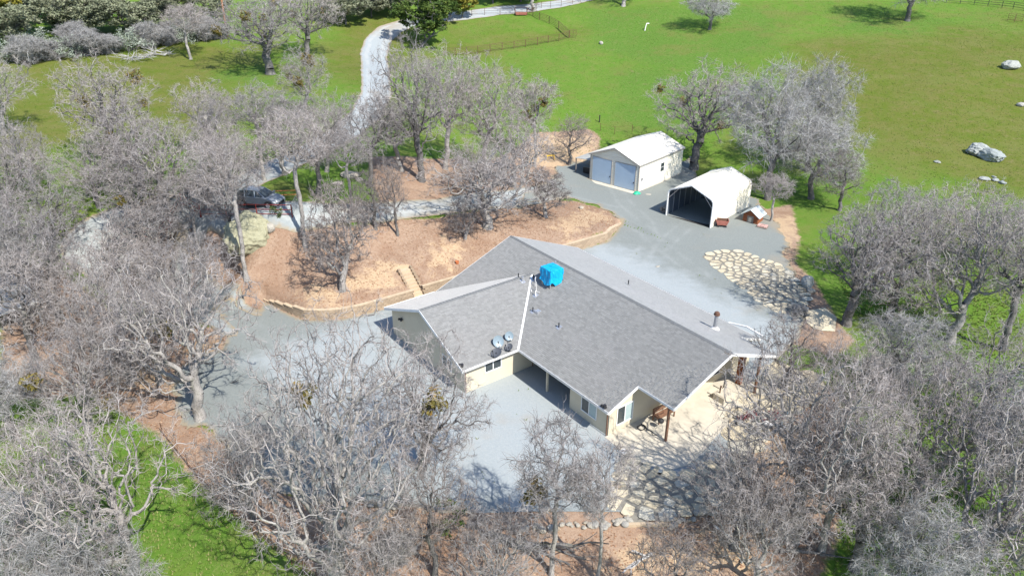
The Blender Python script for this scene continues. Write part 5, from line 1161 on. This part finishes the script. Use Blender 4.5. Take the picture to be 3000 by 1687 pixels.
# power pole with its wires
q = (-52.31,141.99); po = empty('power_pole', (*q, zf(*q)), .2, 'tall brown wooden power pole at the far end of the left field', 'power pole')
m = MB(); m.tube((0, 0, -.2), (0, 0, 12.5), .19, 10, .13); m.build('pole', M['pole'], po); m = MB(); m.bar((-1.2, 0, 11.8), (1.2, 0, 11.8), .12, .12); ar = m.build('crossarm', M['pole'], po)
for x in (-1.1, .0, 1.1): m = MB(); m.lathe([(.05, 0), (.07, .08), (.05, .16), (.0, .18)], 8, (x, 0, 11.87 if x else 12.5)); m.build('insulator', M['greypipe'], ar)
q2 = (-59.92,142.82); po2 = None
m = MB(); a = Vector((q[0], q[1], zf(*q)+8.4))
for k in range(20):
    f0, f1 = k/20, (k+1)/20; g = lambda f: (a.x-95*f, a.y-26*f, a.z-3.4*f-5*f*(1-f)); m.tube(g(f0), g(f1), .018, 4, cap=False)
o = m.build('wire', M['metal'], None); o.parent = po; o.matrix_parent_inverse = (Matrix.Translation(po.location) @ Matrix.Rotation(.2, 4, 'Z')).inverted()
# snag, brush pile, fallen limbs
def limb(m, p, d, ln, r, rng, depth):
    p = Vector(p); d = Vector(d).normalized(); n = max(2, int(ln/.35))
    for k in range(n):
        d = (d+Vector((rng.uniform(-1, 1), rng.uniform(-1, 1), rng.uniform(-.8, .8)))*.22).normalized(); e = p+d*ln/n; r1 = r*(1-.55*(k+1)/n); r0 = r*(1-.55*k/n)
        m.tube(p, e, max(r0, .008), 6 if r0 > .04 else 4, max(r1, .006), cap=False); p = e
        if depth and rng.random() < .55: limb(m, p, d+Vector((rng.uniform(-1, 1), rng.uniform(-1, 1), rng.uniform(-.4, .7)))*.9, ln*rng.uniform(.35, .6), r1*.6, rng, depth-1)
q = (-36.62,88.43); sn = empty('dead_snag', (*q, zf(*q)-.1), 0, 'bleached broken oak snag standing in the left field', 'dead tree')
m = MB(); m.lathe([(.62, 0), (.45, .35), (.36, .9), (.31, 1.5), (.29, 2.1), (.24, 2.6), (.1, 2.85)], 11); rng = random.Random(3); m.v = [(x*(1+rng.uniform(-.12, .12))+.08*z*-.9, y*(1+rng.uniform(-.12, .12)), z) for x, y, z in m.v]; m.build('trunk', M['snag'], sn, smooth=True)
m = MB(); m.lathe([(.16, 0), (.15, .5), (.1, .62)], 8, (-.45, -.1, 0)); m.build('stub', M['bark_dark'], sn)
for nm, q, n_, lab_ in (('brush_pile', (-60.40,122.88), 26, 'larger left heap of silvery dead branches in the left field'), ('brush_pile', (-58.08,126.45), 18, 'smaller right heap of silvery dead branches in the left field')):
    t = empty(nm, (*q, zf(*q)), 0, lab_, 'brush pile', 'brush heaps in the left field'); rng = random.Random(n_)
    for k in range(n_):
        m = MB(); a = rng.uniform(0, 6.28); limb(m, (rng.uniform(-1.8, 1.8), rng.uniform(-.7, .7), .15+rng.uniform(0, .5)), (math.cos(a), math.sin(a)*.6, rng.uniform(-.05, .45)), rng.uniform(1.2, 2.6), .06, rng, 2); m.build('branch', M['deadwood'], t)
for a, b, r_, lab_, sd in [((-1.25,32.38), (3.00,29.47), .24, 'thick dark fallen limb lying on the dirt at the front', 1), ((8.14,31.28), (6.18,30.16), .12, 'thin fallen branch on the dirt between the front oaks', 2), ((-25.99,50.97), (-21.19,49.14), .14, 'dark fallen branch on the tan dirt at left', 3), ((15.67,31.74), (18.78,32.94), .13, 'fallen grey branch on the dirt under the right hand trees', 4), ((-19.27,36.16), (-17.30,36.95), .05, 'pale forked dead branch on the lower left grass', 5)]:
    m = MB(); d = Vector((b[0]-a[0], b[1]-a[1], .03)); limb(m, (a[0], a[1], zf(*a)+r_), d, d.length, r_, random.Random(sd), 2)
    m.v = [(x, y, max(z, zf(x, y)+.02) if sd > 1 else z) for x, y, z in m.v] if len(m.v) < 4000 else m.v
    tag(m.build('fallen_branch', M['deadwood'] if sd in (2, 5) else M['bark_dark']), lab_, 'branch', 'fallen branches under the oaks')
# shed roof at the left edge of the picture
q = (-40.95,56.54); ls = empty('side_shed', (*q, zf(*q)), math.radians(143), 'low grey sheet roofed shed at the left edge of the picture', 'shed')
m = MB(); n = 22
for k in range(n):
    y0 = -.3+7.4*k/n; y1 = y0+7.4/n; m.slab([(-.4, y0, 2.45), (6.2, y0, 3.3), (6.2, (y0+y1)/2, 3.33), (-.4, (y0+y1)/2, 2.48)], .03); m.slab([(-.4, (y0+y1)/2, 2.48), (6.2, (y0+y1)/2, 3.33), (6.2, y1, 3.3), (-.4, y1, 2.45)], .03)
m.build('roof', simple('weathered_grey_sheet', (.30,.315,.325), (.20,.21,.215), 1.6, .6), ls)
m = MB(); m.box(-.44, -.405, -.3, 7.1, 2.3, 2.5); m.hexa([(-.44,-.34,2.3),(6.2,-.34,3.15),(6.2,-.305,3.15),(-.44,-.305,2.3),(-.44,-.34,2.5),(6.2,-.34,3.35),(6.2,-.305,3.35),(-.44,-.305,2.5)]); m.build('fascia', M['trim'], ls)
for x, y in ((.1, .1), (.1, 3.4), (.1, 6.7), (5.7, .1), (5.7, 6.7)): m = MB(); m.bar((x, y, -.5), (x, y, 2.4+.12*x), .14, .14); m.build('post', M['trim'], ls)
m = MB(); m.box(.6, 5.7, 6.6, 6.7, -.5, 2.5); m.box(5.6, 5.7, .2, 6.6, -.5, 3.0); m.build('wall', M['wood_grey'], ls)
# ------------------------------------------------------------------ trees
# base position, height and crown width in metres, kind, label, mistletoe clumps
TREES = [
 ((-38.52,120.44,13.6,17.0),'old2','big dark limbed oak with mistletoe and a green shadow patch in the left field',4),
 ((-35.65,133.16,13.4,11.8),'old2','pale oak just behind the mistletoe oak of the left field',3),
 ((-27.46,98.11,9.6,7.4),'tall','oak with orange mistletoe left of where the pale road dips',4),
 ((-43.81,80.20,12.0,10.2),'old2','grey oak at left whose top carries a rusty mistletoe clump',3),
 ((-34.82,69.98,10.4,11.2),'broad','broad silvery oak in front of the left field',1),
 ((-41.41,70.02,8.8,7.6),'wide2','dark wide oak left of the broad silvery one',0),
 ((-33.72,65.81,10.2,9.1),'tall','tall pale trunked oak left of the red pipe fence',0),
 ((-30.66,66.66,8.5,5.9),'slim','slim oak right at the left end of the red pipe fence',0),
 ((-24.38,61.22,13.8,7.7),'clear','tall oak with clear pale trunk in front of the lichened boulder',0),
 ((-19.63,64.62,13.7,7.5),'clear','tall oak with long clear trunk right of the parked car',0),
 ((-15.38,60.03,10.4,6.9),'small','small drooping oak on the sand patch left of the garden steps',0),
 ((-15.43,76.51,10.4,7.3),'tall2','dark trunked oak right of the bright green patch',0),
 ((-20.75,79.84,9.5,7.1),'tall','pale oak standing in the bright green patch by the road',0),
 ((-26.61,76.20,10.5,8.1),'clear','broad oak behind the parked car',0),
 ((-11.44,68.43,8.2,4.4),'snaky','short crooked oak in the middle of the bank',0),
 ((-13.54,68.27,6.3,5.5),'snaky','crooked dark oak left of the short one in the middle of the bank',0),
 ((-2.62,72.51,10.2,12.5),'old','largest spreading oak on the bank behind the house ridge',0),
 ((-4.80,69.77,4.3,4.5),'small','low twisted dark oak at the foot of the spreading bank oak',0),
 ((-8.03,85.44,14.8,9.0),'tall','tall oak below the paddock with pale twin limbs, right of the two',0),
 ((-10.33,80.60,16.7,9.5),'old2','tallest dark oak below the green conifer',0),
 ((-3.62,87.65,14.8,9.3),'tall','oak with bent bare limbs below the paddock corner',0),
 ((3.71,77.79,5.9,6.2),'small','small oak at the right end of the bank',0),
 ((0.04,86.53,10.2,9.7),'broad','broad oak between the bank and the orange cut',0),
 ((2.99,96.85,11.6,7.0),'slim','white limbed oak with mistletoe rising above the orange cut',4),
 ((7.91,100.17,7.2,7.2),'snaky','low crooked oak leaning over the orange cut beside the workshop',0),
 ((-4.89,79.40,7.7,7.6),'wide2','dark wide oak left of the broad oak at the orange cut',0),
 ((-12.73,82.03,9.0,7.8),'tall','pale oak between the road and the tallest dark oak',0),
 ((-30.15,73.62,9.0,6.2),'tall','pale oak behind the dead snag and the driveway bend',0),
 ((-49.02,67.28,11.4,10.1),'wide2','dense oak cut by the left edge, below the field',0),
 ((-61.00,87.61,9.7,9.1),'tall','pale oak cut by the left edge beside the hedge',0),
 ((-49.00,72.52,7.4,6.5),'broad','grey oak near the left edge in front of the field',0),
 ((-40.43,57.93,10.6,8.2),'tall2','dark trunked oak above the left edge shed',0),
 ((-36.94,61.15,9.8,9.4),'old','spreading dark oak over the driveway loop at left',0),
 ((-44.07,59.48,8.4,7.9),'willow','silvery oak at the left edge above the shed',0),
 ((-33.68,62.57,8.3,6.5),'tall','pale oak between the driveway loop and the gravel yard',0),
 ((-22.39,43.45,12.9,9.5),'old','tall forked pale trunk oak on the dirt left of the gravel yard',0),
 ((-29.89,48.67,10.7,8.7),'wide2','spreading oak over the tan dirt at left',0),
 ((-30.31,42.88,8.9,8.0),'broad','broad oak with mistletoe over the dirt below the shed',2),
 ((-35.22,42.23,8.2,6.8),'willow','silvery oak low at the left edge',0),
 ((-21.24,29.81,13.2,9.0),'old','big spreading oak over the lower left grass',0),
 ((-28.84,34.41,8.8,7.4),'broad','grey broad oak over the shaded grass at lower left',0),
 ((-25.85,27.23,9.5,7.1),'willow','silvery oak top cut by the lower left corner',0),
 ((-21.45,26.64,9.0,6.3),'willow','silvery oak top along the bottom edge at left',0),
 ((-9.52,28.89,17.0,12.3),'giant','giant pale trunked oak in front of the gravel yard',1),
 ((-15.71,34.19,8.9,5.6),'wide2','dark oak leaning in from the left of the giant oak',0),
 ((-5.80,37.79,11.3,8.5),'wide2','wide twisted oak beside the wing gable wall',1),
 ((2.29,30.06,10.3,5.3),'slim','slim straight pale oak in front of the gravel yard',1),
 ((4.83,29.69,9.5,3.3),'slim','slim crooked oak right of the straight pale one',0),
 ((-4.24,29.85,9.0,5.4),'snaky','dark twisted oak right of the giant oak',0),
 ((-6.97,27.24,8.8,5.1),'wide2','low grey oak along the bottom edge by the giant trunk',0),
 ((-0.94,27.28,7.8,5.5),'broad','broad low oak along the bottom edge in the middle',0),
 ((16.69,32.62,13.9,7.1),'old','tall dark limbed oak right of the rock garden, leaning right',0),
 ((18.18,31.89,13.4,6.1),'tall','pale leaning trunk oak right of the tall dark one',0),
 ((19.74,30.85,11.4,6.9),'old2','dark leaning oak at the border of brown dirt and grass',0),
 ((13.04,32.01,10.7,7.0),'wide2','low spreading oak in front of the porch and flagstones',0),
 ((13.82,29.60,8.4,5.8),'broad','broad oak at the bottom right of the flagstones',0),
 ((8.27,26.56,8.3,5.4),'snaky','low dark oak along the bottom edge below the flagstones',0),
 ((24.70,29.19,13.2,9.3),'old','large spreading oak over the shaded grass at lower right',0),
 ((24.93,35.06,11.9,8.2),'broad','broad grey oak right of the leaning trunks',0),
 ((30.35,34.02,11.6,8.8),'willow','silvery oak cut by the right edge, lower one',0),
 ((28.07,27.76,10.4,7.7),'wide2','dark oak cut by the lower right corner',0),
 ((20.28,27.68,8.9,6.4),'willow','silvery oak along the bottom edge at right',0),
 ((20.69,47.00,6.9,6.1),'snaky','small dark oak at the near corner of the porch roof',0),
 ((29.80,57.67,12.6,10.3),'old2','dark forked oak with wide crooked limbs right of the upper flagstones',0),
 ((33.99,58.65,12.5,9.4),'wide2','dark leaning oak right of the forked one',0),
 ((37.91,55.26,12.9,9.6),'old','broad grey oak in the middle of the right hand grove',0),
 ((41.50,53.82,13.8,8.1),'tall2','dark oak near the right edge below the meadow',0),
 ((29.49,46.17,7.2,7.5),'willow','low silvery oak in the right hand grove, brush like',0),
 ((33.60,42.68,10.3,8.5),'wide2','wide oak near the right edge in the middle',0),
 ((41.29,66.56,9.5,7.9),'tall','pale oak at the upper edge of the right hand grove',0),
 ((24.22,43.54,7.9,6.9),'wide2','dark spreading oak right of the side flagstone path',0),
 ((25.16,99.53,15.2,14.4),'old2','grey oak with rusty mistletoe behind the workshop',4),
 ((31.88,87.94,17.0,12.4),'willow','tall silvery drooping oak behind the carport',0),
 ((39.59,96.25,15.0,10.2),'willow','lone silvery oak top standing out against the meadow',0),
 ((37.34,87.96,10.0,11.4),'willow','silvery oak right of the tall drooping one behind the carport',0),
 ((30.10,80.71,5.6,5.1),'slim','thin pale stemmed oak behind the animal shelter',0),
 ((39.31,83.86,7.6,7.2),'snaky','small dark stemmed oak alone below the boulders',0),
 ((40.44,160.47,8.0,13.9),'willow','round silvery oak at the top of the meadow',0),
 ((81.39,161.93,12.2,27.1),'willow','spreading silvery oak with a wide shadow at upper right',0),
 ((24.62,176.66,12.6,17.8),'tall','pale trunk oak cut by the top edge in the meadow',0),
 ((4.56,173.86,11.8,14.9),'tall','pale trunk oak beside the far road at the top',0),
 ((-52.97,125.78,8.6,8.5),'slim','thin grey oak at the right end of the hedge',0),
 ((-25.07,78.34,9.3,7.4),'tall','pale oak on the grass left of the winding road bend',1),
 ((-19.88,71.94,9.9,6.9),'tall2','dark oak beside the driveway just left of the bright green patch',1),
 ((-33.60,81.78,9.3,7.7),'tall','pale oak behind the dead snag in the left field edge',0),
 ((-16.00,69.47,8.4,5.9),'clear','tall thin oak beside the driveway right of the green patch',0),
 ((-38.49,73.54,9.9,8.3),'old2','dark oak standing in the left field behind the broad silvery one',1),
 ((-27.37,68.83,8.7,6.7),'tall','pale oak directly left of the parked car',0),
 ((-37.02,67.45,10.1,9.1),'tall','pale oak between the driveway loop and the broad silvery oak',1),
 ((-43.20,63.87,9.7,8.3),'wide2','dark oak at left beside the driveway edge below the field',0),
 ((-28.06,56.13,9.2,8.0),'tall2','dark oak standing at the corner of the gravel yard and driveway loop',0),
 ((-35.31,53.92,9.3,8.1),'broad','broad oak right of the left edge shed',0),
 ((-38.86,51.37,9.8,7.5),'tall2','dark oak in front of the left edge shed',0),
 ((-27.22,48.02,9.1,7.1),'tall','pale oak on the tan dirt left of the forked trunk oak',1),
 ((-45.31,60.01,10.5,6.8),'tall','pale oak at the left edge between field and shed',0),
 ((-27.09,66.29,7.9,5.8),'snaky','low dark oak left of the lichened boulder',0),
 ((35.75,65.56,11.2,7.4),'tall2','dark oak at the left rim of the right hand grove',0),
 ((48.08,70.16,8.4,8.7),'broad','grey oak at the upper right rim of the grove below the meadow rocks',0),
]
for (x, y, H, Wd), kind, lab_, mi in TREES: tree(x, y, H, Wd, kind, lab_, mi)
GREEN = [
 ((-17.79,151.03,10.7,13.2),'cedar','conifer_tree','tall dark green conifer beside the road bend','tree',None),
 ((-14.15,162.59,8.5,9.1),'cedar','conifer_tree','second dark green conifer behind the tall one at the road','tree',None),
 ((-10.90,168.08,5.7,6.8),'yellow','leafy_tree','yellow green round tree beside the far road','tree',None),
 ((-86.34,135.28,8.3,10.4),'yellow','leafy_tree','yellow green tree in the upper left corner','tree',None),
 ((-84.52,138.85,7.2,6.4),'yellow','leafy_tree','narrow yellow green tree second from the upper left corner','tree',None),
 ((-78.17,133.86,7.3,13.0),'oak','evergreen_oak','olive evergreen oak right of the yellow green trees','tree',0),
 ((-72.22,133.34,6.7,13.7),'oak2','evergreen_oak','dark olive evergreen oak above the hedge, left of centre','tree',0),
 ((-68.01,136.78,6.7,14.0),'oak','evergreen_oak','widest olive evergreen oak above the hedge','tree',0),
 ((-65.00,142.11,6.4,11.6),'oak2','evergreen_oak','olive evergreen oak above the right part of the hedge','tree',0),
 ((-64.33,151.92,5.7,10.0),'oak','evergreen_oak','evergreen oak beside the small green clearing at top','tree',0),
 ((-54.85,144.46,6.9,6.6),'oak2','evergreen_oak','small dark evergreen oak beside the power pole','tree',0),
 ((-79.68,122.16,7.1,10.7),'oak2','evergreen_oak','dark evergreen oak at the left edge behind the hedge','tree',0),
 ((-33.93,158.42,6.9,10.5),'oak','evergreen_oak','evergreen oak behind the left field top, nearest the road','tree',0),
 ((-29.64,164.32,5.8,10.8),'oak2','evergreen_oak','evergreen oak left of the conifer across the road','tree',0),
 ((-25.92,167.39,5.4,10.2),'oak','evergreen_oak','evergreen oak directly left of the tall conifer','tree',0),
 ((-4.56,177.66,6.6,10.7),'oak2','evergreen_oak','evergreen oak behind the far road at top','tree',0),
 ((1.70,179.31,6.2,10.8),'oak','evergreen_oak','evergreen oak cut by the top edge above the far road','tree',0),
]
for (x, y, H, Wd), kind, nm, lab_, cat, g in GREEN:
    tree(x, y, H, Wd, kind, lab_, 0, name=nm, group='evergreen oaks beyond the fields' if g == 0 else ('conifers by the road' if kind == 'cedar' else 'yellow green trees'), cat=cat)
HEDGE = [(20,150,70),(75,158,65),(125,148,60),(175,142,80),(225,138,72),(275,132,70),(325,128,66),(375,118,80),(420,112,70),(465,106,66),(510,100,70),(548,96,60),(90,120,60),(190,110,70),(440,85,60),(520,70,70)]
HP = [(-77.21,116.78),(-74.12,117.10),(-72.35,119.43),(-70.25,121.34),(-68.02,123.16),(-65.90,125.36),(-63.66,127.52),(-61.74,130.70),(-59.77,133.28),(-57.71,135.88),(-55.48,138.35),(-53.41,140.13),(-76.16,123.13),(-71.70,126.81),(-60.72,139.24),(-56.31,142.80)]
ORD = ['first','second','third','fourth','fifth','sixth','seventh','eighth','ninth','tenth','eleventh','twelfth']
for k, (x, y) in enumerate(HP):
    kind = 'shrub' if k % 3 else 'sage'
    lab_ = ('%s %s shrub from the left in the front row of the hedge' % (ORD[k], 'silvery bare' if kind == 'shrub' else 'sage green leafy')) if k < 12 else ['left silvery shrub of the back hedge row', 'second silvery shrub of the back hedge row', 'third silvery shrub of the back hedge row', 'sage green shrub at the right end of the back hedge row'][k-12]
    tree(x, y, 3.6+.7*math.sin(k*2.1), 6.2+.8*math.sin(k*3.3), kind, lab_, 0, name='hedge_shrub', group='grey shrubs of the field hedge', cat='shrub')
for (x, y), H, Wd, kind, lab_ in [((-3.60,32.54),2.2,2.6,'bush','dark green leafy bush on the dirt at the front'), ((-58.29,136.87),1.8,2.4,'yellow','small yellow green bush at the hedge foot'), ((29.43,48.75),2.4,4.0,'shrub','low bare shrub in the right hand grass'), ((-6.52,31.11),1.8,2.6,'shrub','bare brushy shrub along the bottom left of centre'), ((-22.38,66.38),1.3,1.8,'bush','green bush beside the red fence gate'), ((25.99,58.95),1.0,1.8,'shrub','low brown bare shrub over the flagstone landing')]:
    tree(x, y, H, Wd, kind, lab_, 0, name='shrub', group=None, cat='shrub')

# ------------------------------------------------------------------ grass tufts and fallen leaves nobody could count
def scatter(name, polys, excl, n, mat, kind, seed):
    rng = np.random.default_rng(seed); xs = np.concatenate([[p[0] for p in q] for q in polys]); ys = np.concatenate([[p[1] for p in q] for q in polys])
    x = rng.uniform(xs.min(), xs.max(), n*3); y = rng.uniform(ys.min(), ys.max(), n*3); ok = np.zeros(len(x), bool)
    for q in polys: ok |= sdf(q, x, y) < 0
    for e in excl: ok &= e(x, y) > .15
    x = x[ok][:n]; y = y[ok][:n]; z = Zf(x, y); n = len(x); a = rng.uniform(0, 6.28, n)
    if kind == 'tuft':
        h_ = rng.uniform(.07, .20, n)*(1 if seed != 2 else .55); V = []; 
        for k in range(3):
            b = a+k*2.1; w_ = .05; dx, dy = np.cos(b), np.sin(b)
            V += [np.stack([x-dy*w_, y+dx*w_, z-.01], -1), np.stack([x+dy*w_, y-dx*w_, z-.01], -1), np.stack([x+dx*h_*.8, y+dy*h_*.8, z+h_], -1)]
        V = np.stack(V, 1).reshape(-1, 3); Tt = np.arange(len(V)).reshape(-1, 3); tone = np.repeat(rng.uniform(0, 1, n), 3)
        me = np_mesh(name, V, np.zeros((0, 4), int), Tt, mat, tone)
    else:
        s_ = rng.uniform(.035, .085, n); c, s = np.cos(a)*s_, np.sin(a)*s_; t1 = rng.uniform(-.02, .05, n); zz = z+.02
        V = np.stack([np.stack([x-c, y-s, zz], -1), np.stack([x+s*.6, y-c*.6, zz+t1], -1), np.stack([x+c, y+s, zz+.02], -1), np.stack([x-s*.6, y+c*.6, zz+.01], -1)], 1).reshape(-1, 3)
        me = np_mesh(name, V, np.arange(4*n).reshape(-1, 4), None, mat, rng.uniform(0, 1, n))
    return tag(link(name, me), kind='stuff')
M['blade'] = leaf_material('grass_blades', (.070,.130,.020), (.105,.158,.030), (.19,.18,.075)); M['leaf'] = leaf_material('fallen_oak_leaves', (.16,.075,.04), (.27,.15,.085), (.40,.28,.18))
LOWGRASS = [[(-36.53,42.56),(-25.08,42.48),(-21.64,38.69),(-18.11,35.40),(-13.91,32.09),(-10.83,29.89),(-9.20,27.27),(-28.14,28.18)], [(24.72,46.35),(42.61,52.56),(27.77,27.76),(17.05,27.64),(21.03,36.05)], [(33.37,71.92),(59.77,81.79),(42.61,52.56),(30.04,52.29)]]
scatter('grass_tufts', LOWGRASS, [], 30000, M['blade'], 'tuft', 1)
scatter('meadow_tufts', [[(-75,90),(-40,84),(-24,100),(-6,104),(8,102),(26,100),(40,92),(55,80),(70,75),(110,90),(130,175),(60,178),(0,176),(-25,165),(-70,130)]], [yard_d, road_d], 45000, M['blade'], 'tuft', 2)
scatter('gravel_weeds', [[hxy(-2,-26), hxy(24,-22), hxy(24,18), hxy(2,22)]], [lambda x, y: -yard_d(x, y), lambda x, y: sdf([hxy(0,-8.5), hxy(27,-8.5), hxy(27,8.5), hxy(12.2,8.5), hxy(12.2,13.4), hxy(0,13.4)], x, y), lambda x, y: sdf(FP1, x, y), lambda x, y: .3+np.sin(x*.83+1.1*y)*np.sin(y*.71-x*.4)*1.2-.75], 420, M['blade'], 'tuft', 5)
nst = lambda x, y: np.where((lambda u, v: (u > -7) & (u < -3.5) & (v > 6.9) & (v < 8.6))(*huv(x, y)), -1, 1)
scatter('fallen_leaves', DIRT[:1]+DIRT[3:4], [yard_d, road_d, nst], 34000, M['leaf'], 'leaf', 3)
